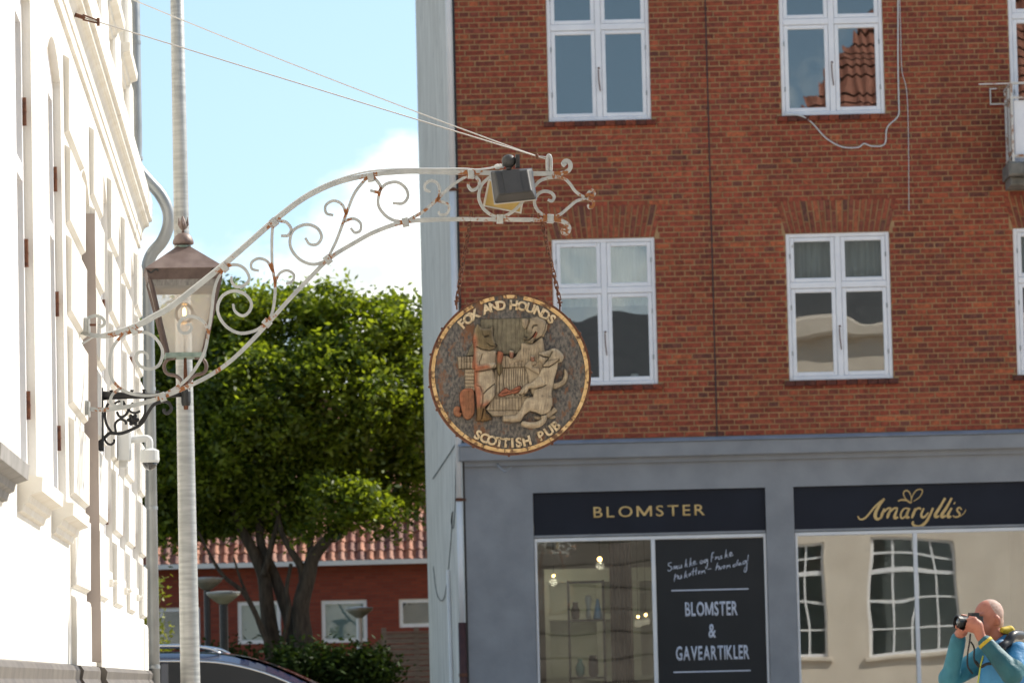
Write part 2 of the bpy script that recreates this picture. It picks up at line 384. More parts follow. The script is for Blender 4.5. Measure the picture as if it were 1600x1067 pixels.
# 300 individual bricks: the widest ones in clear view between the windows
def inview(b): return -.45 < b[0] and b[1] < 6.1 and 4.1 < b[2] < 9.3 and b[1] - b[0] > 0.222 and not (b[0] < 1.1 and b[2] < 6.6)
cand = sorted([b for b in allb if inview(b)], key=lambda b: math.hypot((b[0] + .1 - 2.5) * 1.3, b[2] - 6.7))[:300]
cs = set(cand)
bmesh_v = []
for k in range(24):
    m = MB(); m.col = tuple(v * (.74 + .40 * k / 23) for v in brick_col()); m.box(0, 0.2242, 0, 0.014, 0, bh); m.f.pop(); m.c.pop(); m.m.pop()
    bmesh_v.append(m.mesh('brick', M['brick']))
for b in cand:
    link('brick', bmesh_v[min(23, max(0, int((soot((b[0] + b[1]) / 2, b[2]) - .70) / .45 * 24 + random.uniform(-6, 6))))], bb, loc=(b[0], b[4], b[2]))
m = MB()
for b in allb:
    if b in cs: continue
    m.col = tuple(v * soot((b[0] + b[1]) / 2, b[2]) for v in brick_col()); m.box(b[0], b[1], b[4], 0.014, b[2], b[3])
tag(m.build('brickwork', M['brick'], bb, recalc=False), kind='stuff')
# flat arches of upright bricks
for o in ARCH:
    n = int(round((o[1] - o[0]) / 0.0667)); cw = (o[1] - o[0]) / n; mid = (o[0] + o[1]) / 2
    vis = o[2] < 7.0
    grp = MB()
    for k in range(n):
        for (za, zb) in ((0.004, 0.255), (0.267, 0.395)) if k % 2 else ((0.004, 0.13), (0.142, 0.395)):
            x0, x1 = o[0] + k * cw + 0.0082, o[0] + (k + 1) * cw - 0.0082
            lean = lambda x, z: x + (x - mid) * 0.16 * (z / 0.4) - (x - mid) * 0.06
            tgt = MB() if vis else grp
            c = brick_col(); tgt.col = (c[0] * .95, c[1] * 1.15, c[2] * 1.15)
            y = random.uniform(-0.002, 0.002); z = o[2]
            P = [(lean(x0, za), y, z + za), (lean(x1, za), y, z + za), (lean(x1, za), 0.014, z + za), (lean(x0, za), 0.014, z + za),
                 (lean(x0, zb), y, z + zb), (lean(x1, zb), y, z + zb), (lean(x1, zb), 0.014, z + zb), (lean(x0, zb), 0.014, z + zb)]
            i0 = len(tgt.v); tgt.v += P
            for f in SIDE: tgt._f(tuple(i0 + q for q in f))
            if vis: tgt.build('arch_brick', M['brick'], bb, recalc=True)
    if not vis: tag(grp.build('arch_bricks', M['brick'], bb), kind='stuff')
# projecting brick sills
for o in SILL:
    n = 11; cw = (o[1] - o[0]) / n
    for k in range(n):
        m = MB(); c = brick_col(0.5); m.col = tuple(v * 0.62 for v in c)
        m.cbox(o[0] + k * cw + 0.003, o[0] + (k + 1) * cw - 0.003, -0.045 + random.uniform(-.003, .003), 0.10, o[2] + 0.004, o[3] - 0.002, 0.005)
        m.build('sill_brick', M['brick'], bb)
# casement windows
def casement(w, blind=0.0, curtain=False):
    u0, u1, z0, z1 = w; h = z1 - z0; zt = z0 + 1.14 if h < 2 else z0 + 1.80
    f = MB(); y0, y1 = 0.022, 0.11; fr = 0.048; um = (u0 + u1) / 2
    f.cbox(u0 + .002, u0 + fr, y0, y1, z0 + .002, z1 - .002); f.cbox(u1 - fr, u1 - .002, y0, y1, z0 + .002, z1 - .002)
    f.cbox(u0 + fr, u1 - fr, y0 + .001, y1, z1 - fr, z1 - .002); f.cbox(u0 + fr, u1 - fr, y0 - .012, y1, z0 + .002, z0 + fr)
    f.cbox(um - 0.034, um + 0.034, y0 + .002, y1, z0 + fr, z1 - fr); f.cbox(u0 + fr, um - .034, y0 - .004, y1, zt - 0.036, zt + 0.036); f.cbox(um + .034, u1 - fr, y0 - .004, y1, zt - 0.036, zt + 0.036)
    wo = f.build('window', M['white_paint'], bb)
    for (a, b) in ((u0 + fr, um - .034), (um + .034, u1 - fr)):
        for (c, d) in ((z0 + fr, zt - .036), (zt + .036, z1 - fr)):
            s = MB(); q = 0.052
            s.cbox(a + .003, a + q, y0 + .006, y1 - .02, c + .003, d - .003, .008); s.cbox(b - q, b - .003, y0 + .006, y1 - .02, c + .003, d - .003, .008)
            s.cbox(a + q, b - q, y0 + .007, y1 - .02, d - q, d - .003, .008); s.cbox(a + q, b - q, y0 + .007, y1 - .02, c + .003, c + q, .008)
            s.build('sash', M['white_paint'], wo)
            MB().box(a + q - .004, b - q + .004, 0.055, 0.059, c + q - .004, d - q + .004).build('pane', M['glass'], wo)
    # stay, hinges
    g = MB(); g.tube([(um - .005, y0 - .006, z0 + .62), (um - .003, y0 - .012, z0 + .5), (um + .012, y0 - .008, z0 + .36)], 0.006, 6); g.sphere((um, y0 - .006, z0 + .64), .013, 8, 6)
    g.build('window_stay', M['rust'], wo)
    for zz in (z0 + .3, z0 + .85, z1 - .3):
        for uu in (u0 + .05, u1 - .05):
            MB().box(uu - .006, uu + .006, y0 - .006, y0 + .01, zz, zz + .055).build('hinge', M['zinc'], wo)
    r = MB(); Y0, Y1 = 0.17, 2.6; A, B, Cc, D = u0 - .9, u1 + .3, z0 - .6, z1 + .3
    r.quad((A, Y1, Cc), (B, Y1, Cc), (B, Y1, D), (A, Y1, D)); r.quad((A, Y0, Cc), (A, Y1, Cc), (A, Y1, D), (A, Y0, D)); r.quad((B, Y0, Cc), (B, Y1, Cc), (B, Y1, D), (B, Y0, D))
    r.quad((A, Y0, D), (B, Y0, D), (B, Y1, D), (A, Y1, D)); r.quad((A, Y0, Cc), (B, Y0, Cc), (B, Y1, Cc), (A, Y1, Cc))
    wall_cells(r, A, B, Cc, D, [(u0, u1, z0, z1)], Y0)
    r.build('room', M['room'], wo)
    def drape(x0, x1, za, zb, y=0.24):
        d = MB(); n = 40
        for k in range(n):
            xa, xb = x0 + (x1 - x0) * k / n, x0 + (x1 - x0) * (k + 1) / n
            ya, yb = y + .018 * math.sin(k * 1.3) + .01 * math.sin(k * .47), y + .018 * math.sin((k + 1) * 1.3) + .01 * math.sin((k + 1) * .47)
            d.quad((xa, ya, za), (xb, yb, za), (xb, yb, zb), (xa, ya, zb))
        d.build('curtain', M['curtain'], wo, smooth=True)
    if blind: drape(u0 + .03, u1 - .03, z1 - blind, z1 - .01)
    if curtain: drape(u0 + .03, u1 - .03, z0 + .02, z1 - .02, 0.30)
    return wo
casement(WIN[0], blind=0.80); casement(WIN[1], blind=0.68); casement(WIN[2], blind=.7)
casement(WIN[3]); casement(WIN[4]); casement(WIN[5])
# objects on the inner sill of the left window
wl = MB(); wl.lathe([(.03, 4.775), (.045, 4.79), (.05, 4.85), (.04, 4.87)], 12, 1.46, 0.22); wl.build('vase', M['white_paint'], bb)
# shop front
SG = [(0.205, 2.975, 0.25, 3.46), (3.31, 6.10, 0.25, 3.46), (6.45, 9.1, 0.25, 3.46)]
mb = MB(); wall_cells(mb, UL - 0.003, UR, 0.0, 3.85, SG, -0.012)
for o in SG: reveals(mb, o, -0.012, 0.16)
mb.build('shop_wall', M['shop_grey'], bb)
c = MB(); c.cbox(UL - .06, UR, -0.13, 0.05, 3.85, 4.03, 0.012); c.build('cornice', M['shop_grey'], bb)
c = MB(); c.poly([(UL - .07, -0.15, 4.035), (UR, -0.15, 4.035), (UR, 0.012, 4.083), (UL - .07, 0.012, 4.083)]); c.poly([(UL - .07, -0.15, 4.03), (UR, -0.15, 4.03), (UR, -.15, 4.035), (UL - .07, -.15, 4.035)])
c.build('cornice_flashing', M['sill_lead'], bb)
MB().box(UL, UR, -0.055, -0.010, 3.79, 3.85).build('cornice_bed', M['shop_grey'], bb)
def sign(o):
    u0, u1 = o[0], o[1]
    s = MB().box(u0 + .004, u1 - .004, 0.03, 0.09, 2.955, 3.455).build('shop_sign', M['navy'], bb)
    MB().box(u0 + .003, u1 - .003, 0.012, 0.092, 2.925, 2.953).build('sign_ledge', M['shop_grey'], s)
    return s
signs = [sign(o) for o in SG]
def shop_window(o, um):
    u0, u1 = o[0], o[1]; z0, z1 = 0.45, 2.918; f = MB(); w = .045
    f.cbox(u0 + .003, u0 + .035, .02, .10, z0, z1); f.cbox(u1 - .035, u1 - .003, .02, .10, z0, z1); f.cbox(u0 + .035, u1 - .035, .021, .10, z1 - w, z1); f.cbox(u0 + .035, u1 - .035, .021, .10, z0, z0 + .06)
    f.cbox(um - .024, um + .024, .018, .10, z0 + .06, z1 - w)
    wo = f.build('shop_window', M['shop_frame'], bb)
    MB().box(u0 + .003, u1 - .003, .0, .10, .25, z0).build('shop_stallriser', M['shop_grey'], wo)
    for a, b in ((u0 + .03, um - .02), (um + .02, u1 - .03)):
        MB().box(a, b, 0.060, 0.066, z0 + .05, z1 - w + .004).build('pane', M['shop_glass'], wo)
    return wo
sw1 = shop_window(SG[0], 1.622); sw2 = shop_window(SG[1], 4.742); sw3 = shop_window(SG[2], 7.8)
pb = MB().box(1.650, 2.938, 0.045, 0.054, 0.5, 2.868).build('poster', M['poster'], sw1)
# lettering
def text_mesh(s, size, ext=0.004, off=0.0, align='LEFT', bev=0.0, space=1.0):
    cu = bpy.data.curves.new('t', 'FONT'); cu.body = s; cu.size = size; cu.extrude = ext; cu.offset = off; cu.align_x = align; cu.bevel_depth = bev; cu.resolution_u = 4; cu.space_character = space
    o = bpy.data.objects.new('t', cu); COL.objects.link(o); bpy.context.view_layer.update()
    me = bpy.data.meshes.new_from_object(o.evaluated_get(bpy.context.evaluated_depsgraph_get()))
    bpy.data.objects.remove(o); return me
def char_mesh(ch, off):
    if ch != 'M': return text_mesh(ch, 1.0, ext=0.0, off=off)
    s = .098 + 2 * off; e = off; P = [(0, 0), (s, 0), (s, .44), (.37 - e, .04), (.45 + e, .04), (.82 - s, .44), (.82 - s, 0), (.82, 0), (.82, .682), (.82 - s * 1.15, .682), (.41, .21), (s * 1.15, .682), (0, .682)]
    bm = bmesh.new(); bm.faces.new([bm.verts.new((x, y, 0)) for x, y in P]); bm.normal_update(); bmesh.ops.triangulate(bm, faces=bm.faces); me = bpy.data.meshes.new('t'); bm.to_mesh(me); bm.free(); return me
def word_mesh(s, off, space):
    bm = bmesh.new(); x = 0.0
    for ch in s:
        me = char_mesh(ch, off); co = [v.co.x for v in me.vertices]; x0, x1 = min(co), max(co)
        for v in me.vertices: v.co.x += x - x0
        bm.from_mesh(me); x += x1 - x0 + .085 * space ** 4
    me = bpy.data.meshes.new('t'); bm.to_mesh(me); bm.free(); return me
def fit_text(s, u0, u1, z0, z1, y, m, parent, off=0.0, ext=0.004, space=1.0, name='lettering'):
    me = word_mesh(s, off, space)
    co = np.array([v.co for v in me.vertices]); x0, y0 = co[:, 0].min(), co[:, 1].min(); x1, y1 = co[:, 0].max(), co[:, 1].max()
    sx, sz = (u1 - u0) / (x1 - x0), (z1 - z0) / (y1 - y0)
    for v in me.vertices:
        v.co = ((v.co.x - x0) * sx + u0, y, (v.co.y - y0) * sz + z0)
    bm = bmesh.new(); bm.from_mesh(me)
    r = bmesh.ops.extrude_face_region(bm, geom=bm.faces[:])
    for e in r['geom']:
        if isinstance(e, bmesh.types.BMVert): e.co.y -= ext
    bmesh.ops.recalc_face_normals(bm, faces=bm.faces); bm.to_mesh(me); bm.free()
    me.materials.clear(); me.materials.append(m)
    return link(name, me, parent)
gl = fit_text('BLOMSTER', 0.922, 2.250, 3.148, 3.280, 0.0305, M['gold'], signs[0], off=0.008, ext=0.006, space=1.26)
fit_text('BLOMSTER', 1.985, 2.610, 1.950, 2.122, 0.0455, M['chalk'], pb, off=0.024, ext=0.002)
fit_text('&', 2.255, 2.345, 1.690, 1.855, 0.0455, M['chalk'], pb, off=0.024, ext=0.002)
fit_text('GAVEARTIKLER', 1.862, 2.735, 1.428, 1.600, 0.0455, M['chalk'], pb, off=0.024, ext=0.002)
for z in (2.262, 1.294): MB().box(1.828, 2.745, 0.043, 0.0452, z - .008, z + .008).build('rule_line', M['chalk'], pb)
THN = Vector((math.sin(TH), math.cos(TH), 0))
def fl(px, py):
    p = at_plane(px, py, BO, THN) - BO
    return Vector((p.x * math.cos(TH) - p.y * math.sin(TH), 0, p.z))
def strokes(name, lines, org, sc, w, y, m, parent, sub=5):
    mb = MB()
    for ln in lines:
        ww = w
        if isinstance(ln, tuple): ln, ww = ln
        pts = [fl(org[0] + p[0] / sc, org[1] + p[1] / sc) for p in ln]
        pts = crom(pts, sub) if len(pts) > 2 else pts
        pts = [Vector((p.x, y, p.z)) for p in pts]; n = len(pts)
        mb.strip(pts, ww, 0.006, [0.55 + 0.45 * math.sin(math.pi * min(1, max(0.12, k / max(1, n - 1)))) for k in range(n)])
    return mb.build(name, m, parent)
# script name and flower emblem, drawn as brush strokes
AMW = 1.3
AM = [[(90, 430), (110, 465), (150, 470), (210, 430), (300, 320), (380, 240), (440, 195)], ([(435, 200), (370, 290), (325, 380), (320, 440), (350, 468), (390, 450)], .030),
      ([(440, 330), (410, 400), (390, 460)], .026), [(420, 390), (480, 330), (520, 325), (520, 350)], ([(520, 345), (490, 410), (475, 460)], .026), [(500, 395), (560, 330), (605, 325), (605, 350)], ([(605, 350), (575, 420), (580, 455), (620, 440)], .026),
      [(755, 325), (700, 330), (660, 385), (655, 440), (680, 455), (720, 420), (765, 345)], ([(770, 325), (735, 400), (735, 445), (770, 440)], .026),
      ([(850, 325), (820, 400), (800, 455)], .026), [(825, 390), (870, 330), (910, 325), (915, 345)],
      ([(960, 325), (925, 400), (935, 440), (970, 435), (1020, 380)], .022), ([(1080, 320), (1040, 410), (990, 500), (920, 560), (850, 560), (810, 530), (820, 495)], .026),
      ([(1240, 190), (1170, 310), (1110, 410), (1120, 440), (1160, 425)], .028), ([(1325, 190), (1260, 310), (1195, 410), (1205, 440), (1250, 420)], .028),
      ([(1325, 320), (1280, 400), (1280, 440), (1320, 430)], .026), ([(1355, 255), (1368, 262)], .034),
      [(1455, 345), (1430, 315), (1400, 330), (1400, 360), (1430, 395), (1420, 430), (1370, 440), (1340, 420)], ([(1440, 430), (1490, 385), (1510, 340)], .008)]
strokes('lettering', [(l[0], l[1] * AMW) if isinstance(l, tuple) else l for l in AM], (1330, 755), 8.42, 0.022, 0.0275, M['gold'], signs[1])
BUD = [[(775, 255), (720, 200), (690, 140), (705, 100), (745, 95), (785, 150), (795, 230)], [(790, 240), (810, 160), (860, 90), (920, 75), (940, 105), (900, 180), (820, 235)], ([(620, 232), (660, 215), (730, 220), (775, 250), (800, 240)], .022)]
strokes('flower_emblem', BUD, (1330, 755), 8.42, 0.013, 0.0272, M['gold'], signs[1])
HW = [[(195, 280), (150, 295), (150, 330), (195, 355), (190, 395), (150, 415), (135, 395)], [(225, 390), (240, 335), (255, 380), (275, 330), (285, 380), (300, 375)], [(310, 325), (315, 370), (345, 355), (350, 315), (355, 370)],
      [(425, 225), (415, 300), (405, 360)], [(405, 335), (440, 300), (420, 325), (450, 350)], [(495, 210), (485, 290), (475, 350)], [(478, 325), (515, 285), (495, 310), (525, 335)], [(530, 300), (565, 285), (560, 260), (540, 275), (540, 315), (595, 300)],
      [(660, 250), (640, 275), (655, 300), (685, 270), (665, 245)], [(745, 230), (705, 250), (710, 285), (745, 250), (755, 235), (755, 320), (735, 380), (725, 340)],
      [(815, 275), (820, 200), (835, 130), (865, 125)], [(815, 205), (855, 195)], [(880, 240), (890, 190), (895, 215), (920, 190)], [(930, 190), (935, 230), (955, 225)], [(985, 175), (960, 190), (985, 210), (960, 228)],
      [(1050, 80), (1040, 160), (1030, 215)], [(1032, 190), (1070, 155), (1050, 180), (1080, 200)], [(1095, 170), (1130, 150), (1130, 125), (1105, 140), (1110, 185), (1160, 165)],
      [(255, 455), (245, 510), (235, 580)], [(245, 520), (280, 480), (295, 500), (285, 540)], [(310, 485), (310, 535), (340, 525), (350, 475), (355, 530)], [(420, 410), (405, 475), (395, 530)], [(398, 505), (440, 465), (415, 495), (450, 515)],
      [(465, 490), (495, 470), (490, 450), (470, 465), (475, 505)], [(540, 370), (530, 440), (530, 490)], [(585, 360), (575, 430), (575, 480)], [(500, 430), (600, 405)], [(610, 455), (640, 435), (635, 415), (615, 430), (620, 470)], [(660, 460), (670, 410), (680, 435), (705, 405), (720, 455)],
      [(760, 385), (820, 378)], [(915, 285), (900, 345), (885, 405)], [(890, 380), (925, 335), (940, 355), (930, 400)], [(950, 345), (960, 390), (990, 335)], [(1000, 370), (1030, 350), (1025, 330), (1005, 345), (1015, 385)], [(1055, 380), (1065, 325), (1080, 345), (1100, 320), (1115, 365)],
      [(1200, 300), (1160, 325), (1165, 350), (1200, 325)], [(1235, 235), (1220, 290), (1215, 335)], [(1275, 280), (1245, 300), (1250, 325), (1280, 295), (1285, 325)], [(1345, 250), (1310, 275), (1320, 310), (1350, 270), (1365, 255), (1370, 370), (1350, 430), (1330, 410), (1350, 350)], [(1395, 160), (1385, 260)], [(1390, 290), (1393, 298)]]
strokes('handwriting', HW, (1030, 850), 10.0, 0.0105, 0.0425, M['chalk'], pb, sub=4)
# shop interior
ri = MB(); A, B, Y0, Y1, C0, D0 = 0.1, 6.3, 0.17, 4.2, 0.0, 3.1
ri.quad((A, Y1, C0), (B, Y1, C0), (B, Y1, D0), (A, Y1, D0)); ri.quad((A, Y0, C0), (A, Y1, C0), (A, Y1, D0), (A, Y0, D0)); ri.quad((B, Y0, C0), (B, Y1, C0), (B, Y1, D0), (B, Y0, D0)); ri.quad((A, Y0, D0), (B, Y0, D0), (B, Y1, D0), (A, Y1, D0)); ri.quad((A, Y0, C0), (B, Y0, C0), (B, Y1, C0), (A, Y1, C0))
ri.quad((3.05, Y0, C0), (3.05, Y1, C0), (3.05, Y1, D0), (3.05, Y0, D0))
ri.build('shop_room', pmat('shop_room', (0.42, 0.44, 0.40), (0.5, 0.51, 0.47), scale=1, rough=0.9), bb)
cream = pmat('cream_joinery', (0.66, 0.72, 0.63), (0.74, 0.78, 0.70), scale=3, rough=0.6)
cab = MB(); cab.box(0.3, 1.75, 2.9, 3.3, 2.45, 2.62).box(0.3, 1.75, 2.95, 3.3, 1.98, 2.05).box(0.95, 1.05, 2.96, 3.3, 1.0, 2.45).box(0.3, .36, 2.96, 3.3, 0, 2.45).box(1.4, 1.5, 2.96, 3.3, 0, 2.45).box(0.3, 1.75, 2.6, 3.3, 1.20, 1.27).box(0.3, 1.75, 3.31, 3.35, 0, 2.6)
cabo = cab.build('wall_cabinet', cream, bb)
cabo.parent = None; cabo.matrix_world = Matrix.Translation(BO) @ Matrix.Rotation(-TH, 4, 'Z'); tag(cabo, 'pale green display cabinet at the back of the flower shop', 'cabinet')
FB = Matrix.Translation(BO) @ Matrix.Rotation(-TH, 4, 'Z')
def fthing(o, label, cat, group=None):
    o.parent = None; o.matrix_world = FB; return tag(o, label, cat, group)
sh = MB()
for x in (0.60, 1.02):
    for y in (0.5, 0.85): sh.box(x - .014, x + .014, y - .014, y + .014, 0.0, 2.42)
for z in (2.40, 1.94, 1.25, 0.7): sh.box(0.588, 1.032, 0.488, 0.862, z - .01, z + .012)
fthing(sh.build('display_shelf', M['dark'], bb), 'black metal display shelf standing inside the flower shop window', 'shelf')
def vase(prof, x, y, col, label, cat):
    o = MB().lathe(prof, 14, x, y).build('vase' if cat == 'vase' else 'gift_bag', pmat('ceramic', col, rough=0.35), bb, smooth=True); fthing(o, label, cat)
vase([(.03, 1.952), (.05, 1.97), (.055, 2.06), (.03, 2.13), (.04, 2.16)], 0.68, .65, (0.10, 0.075, 0.06), 'brown vase on the upper shelf in the flower shop', 'vase')
vase([(.055, 1.952), (.055, 1.99), (.02, 2.16), (.012, 2.2)], 0.95, .6, (0.12, 0.33, 0.55), 'blue paper cone on the upper shelf in the flower shop', 'ornament')
vase([(.02, 1.952), (.035, 1.98), (.03, 2.1), (.045, 2.2), (.03, 2.24)], 0.84, .7, (0.5, 0.52, 0.48), 'pale grey vase on the upper shelf in the flower shop', 'vase')
vase([(.03, 1.262), (.055, 1.30), (.06, 1.38), (.025, 1.45), (.035, 1.48)], 0.72, .65, (0.03, 0.22, 0.18), 'green glass vase on the lower shelf in the flower shop', 'vase')
vase([(.04, 1.262), (.06, 1.30), (.06, 1.44), (.045, 1.52)], 0.88, .65, (0.015, 0.015, 0.018), 'black round vase on the lower shelf in the flower shop', 'vase')
dr = MB(); n = 36
for k in range(n):
    f = lambda q: (1.10 + .27 * q / n, 0.62 + .035 * math.sin(q * 1.1) + .02 * math.sin(q * .4))
    a, b = f(k), f(k + 1); dr.quad((a[0], a[1], .3), (b[0], b[1], .3), (b[0], b[1], 2.86), (a[0], a[1], 2.86))
fthing(dr.build('curtain', pmat('brown_curtain', (0.17, 0.125, 0.10), (0.27, 0.21, 0.17), scale=2, rough=.9, stretch=(8, 8, .5)), bb, smooth=True), 'brown gathered curtain hanging inside the flower shop window', 'curtain')
bulb = pmat('warm_bulb', (1, .7, .3), emit=(1.0, 0.55, 0.16), estr=9.0)
for (px, py, y, lb) in ((937, 873, 1.2, 'glowing warm bulb hanging in front of the brown curtain'), (865, 899, 2.2, 'small glowing bulb hanging before the pale cabinet'), (997, 963, .9, 'small glowing bulb of a pair, on the side towards the brown curtain'), (1009, 960, .9, 'small glowing bulb of a pair, right beside the shop window mullion')):
    p = at_plane(px, py, BO + THN * y, THN); e = empty('hanging_bulb', p, 0, lb, 'bulb', 'bulbs hanging in the flower shop')
    MB().sphere((0, 0, 0), .028 if py < 880 else .018, 10, 8).build('bulb', bulb, e, smooth=True); MB().tube([(0, 0, .02), (0, 0, 3.05 - p.z)], .003, 5).build('flex', M['black'], e)
    pl = bpy.data.lights.new('bulb_light', 'POINT'); pl.energy = 1.8 if py < 900 else .6; pl.color = (1.0, .86, .64); pl.shadow_soft_size = .05; lo_ = bpy.data.objects.new('bulb_light', pl); COL.objects.link(lo_); lo_.parent = e; lo_.location = (0, 0, -.08)
# gable side wall, set back at an obtuse angle
g = MB(); gx, gy = -1.37, 9.0
nz = 30
g.quad((UL, 0.0, 0), (gx, gy, 0), (gx, gy, ZT), (UL, 0.0, ZT));
g.build('gable_wall', M['gable'], bb)
bk = MB(); bk.quad((gx, gy, 0), (UR, gy, 0), (UR, gy, ZT), (gx, gy, ZT)); bk.quad((UR, 0, 0), (UR, gy, 0), (UR, gy, ZT), (UR, 0, ZT)); bk.quad((UL, .2, ZT), (UR, .2, ZT), (UR, gy, ZT), (gx, gy, ZT))
bk.build('rear_wall', M['mortar'], bb)
w_ = MB().box(.3, UR, 18.55, 32, 0, 10.9); w_.build('shade_wing', M['mortar'], bb)  # unseen wing and roof, placed and sized to cast shade on the tree
MB().poly([(.1, 18.4, 10.88), (UR, 18.4, 10.88), (UR, 25.3, 11.6), (.1, 25.3, 11.6)]).poly([(.1, 32.2, 10.88), (UR, 32.2, 10.88), (UR, 25.3, 11.6), (.1, 25.3, 11.6)]).build('shade_wing_roof', M['plinth'], bb)
rf = MB(); rf.poly([(UL - .1, -.3, ZT), (UR, -.3, ZT), (UR, 4.5, ZT + 2.6), (-1.1, 4.5, ZT + 2.6)]); rf.poly([(gx - .05, gy + .2, ZT), (UR, gy + .2, ZT), (UR, 4.5, ZT + 2.6), (-1.1, 4.5, ZT + 2.6)])
rf.build('roof', pmat('roof_tile_far', (0.25, 0.09, 0.05), (0.33, 0.12, 0.07), scale=9, rough=.8), bb)
# vertical settlement joint in the brickwork
MB().box(2.4135, 2.4265, -.0045, .005, ZB, ZT).build('movement_joint', M['dark'], bb)
MB().box(UL - .028, UL - .001, -.012, .03, 0, ZT).build('shadow_gap', M['black'], bb)  # black strip painted in for the shadow gap beside the pipe
# white rainwater pipe on the corner, dark iron shoe below
dp = empty('rainwater_pipe', BO, -TH, 'white plastic rainwater pipe at the corner of the brick building', 'drainpipe')
for z0, z1 in ((3.415, 7.10), (1.93, 3.385), (7.13, 11.8)): MB().tube([(-.672, -.045, z0), (-.672, -.045, z1)], .036, 14).build('pipe', M['shop_frame'], dp, smooth=True)
for z in (3.40, 7.115): MB().tube([(-.672, -.045, z - .02), (-.672, -.045, z + .02)], .042, 14).box(-.675, -.59, -.03, 0.02, z - .012, z + .012).build('pipe_clip', M['rust'], dp)
MB().tube([(-.672, -.04, 0.1), (-.672, -.04, 1.94)], .046, 14).build('iron_shoe', pmat('oxide_iron', (.05, .016, .014), (.075, .025, .02), scale=9, rough=.6), dp, smooth=True)
MB().tube([(-.672, -.04, 1.3), (-.672, -.04, 1.34)], .052, 14).build('pipe_clip', M['rust'], dp)
def gpt(px, py, off=.012):
    gd = Vector((gx - UL, gy, 0)).normalized(); gn = Vector((-gd.y, gd.x, 0))
    R = Matrix.Rotation(-TH, 3, 'Z'); return at_plane(px, py, BO + R @ (Vector((UL, 0, 0)) + gn * off), R @ gn)
cv = MB(); P0, P1 = gpt(700, 890, .03), gpt(706, 1075, .03); cv.tube([P0, P1, Vector((P1.x, P1.y, .2))], .025, 6)
tag(cv.build('cable_cover', M['shop_frame']), 'white plastic cable cover low on the pale side wall', 'cable cover')
for nm, pts, lb in (('wall_cable', [(714, 690), (700, 712), (676, 748)], 'dark cable running slantwise down the pale side wall'),
                    ('wall_cable', [(712, 700), (711, 790), (708, 824), (705, 815), (707, 800), (704, 850), (697, 920), (690, 938), (682, 925), (677, 885)], 'dark cable sagging in a loop on the pale side wall')):
    tag(MB().tube(crom([gpt(*p) for p in pts], 5), .006, 5).build(nm, M['black']), lb, 'cable')
# loose white cable under the right upper window and thin lead up the wall
def fcable(nm, pts, r, m, lb):
    tag(MB().tube(crom([FB @ (fl(*p) + Vector((0, -.055 if p[1] < 186 and p[0] < 1262 else -.02, 0))) for p in pts], 5), r, 6).build(nm, m), lb, 'cable')
fcable('loose_cable', [(1226, 180), (1250, 182), (1268, 192), (1290, 216), (1315, 230), (1340, 231), (1350, 225), (1362, 229), (1382, 226), (1386, 200), (1403, 182), (1404, 160), (1403, 100), (1403, -30)], .0085, M['cablewhite'], 'loose white cable looping below the upper brick wall window')
fcable('thin_lead', [(1405, -30), (1407, 50), (1409, 110), (1416, 140), (1419, 200), (1420, 330)], .004, M['cablewhite'], 'thin pale lead clipped straight down the brick wall')
# shop bracket light stub below the cornice
sb = MB(); p = [fl(x, y) + Vector((0, d, 0)) for x, y, d in ((778, 722, -.02), (779, 728, -.10), (790, 738, -.16), (799, 731, -.18))]
sb.tube(crom(p, 4), .012, 7); sb.box(p[0].x - .03, p[0].x + .03, -.05, -.012, p[0].z - .06, p[0].z + .06)
fthing(sb.build('wall_hook', M['shop_grey'], bb), 'grey metal hook on the shop wall below the cornice', 'hook')
# balcony at the right
bl = empty('balcony', FB @ Vector((5.95, 0, 7.0)), -TH, 'small concrete balcony with rusty white iron railing on the brick wall', 'balcony')
conc = pmat('weathered_concrete', (0.12, 0.115, 0.10), (0.24, 0.22, 0.19), scale=7, rough=.95, bump=.012, bscale=14)
bl2 = MB(); bl2.cbox(-.03, 1.6, -.75, 0.0, .04, .20, .02); bl2.cbox(.0, 1.6, -.60, 0.0, -.06, .04, .02); bl2.build('slab', conc, bl)
rw = pmat('rusty_rail', (.60, .56, .5), (.7, .68, .64), scale=9, rough=.6, stain=(.3, .13, .05), stain_scale=9, stain_pos=(.5, .6))
for x, y in ((.03, -.72), (.03, -.40), (.03, -.06), (.45, -.72), (.9, -.72), (1.4, -.72)): MB().box(x - .014, x + .014, y - .014, y + .014, .2, 1.12).build('rail_post', rw, bl)
for z in (1.12, .95, .26): MB().box(.01, 1.6, -.735, -.705, z, z + .025).box(.012, .045, -.705, -.02, z, z + .024).build('rail', rw, bl)
MB().box(-.35, .02, -.72, -.70, 1.125, 1.14).build('rail', rw, bl)
MB().box(.06, 1.6, -.695, -.68, .25, .93).build('railing_panel', M['white_paint'], bl)
# small lamp bracket beside the balcony
wb = MB(); q = fl(1547, 152); wb.box(q.x - .006, q.x + .006, -.05, 0, q.z - .1, q.z + .1); wb.box(q.x, q.x + .22, -.045, -.03, q.z + .085, q.z + .1); wb.box(q.x, q.x + .22, -.045, -.03, q.z - .1, q.z - .085)
fthing(wb.build('wall_bracket', rw, bb), 'rusty little iron bracket on the bricks beside the balcony', 'bracket')
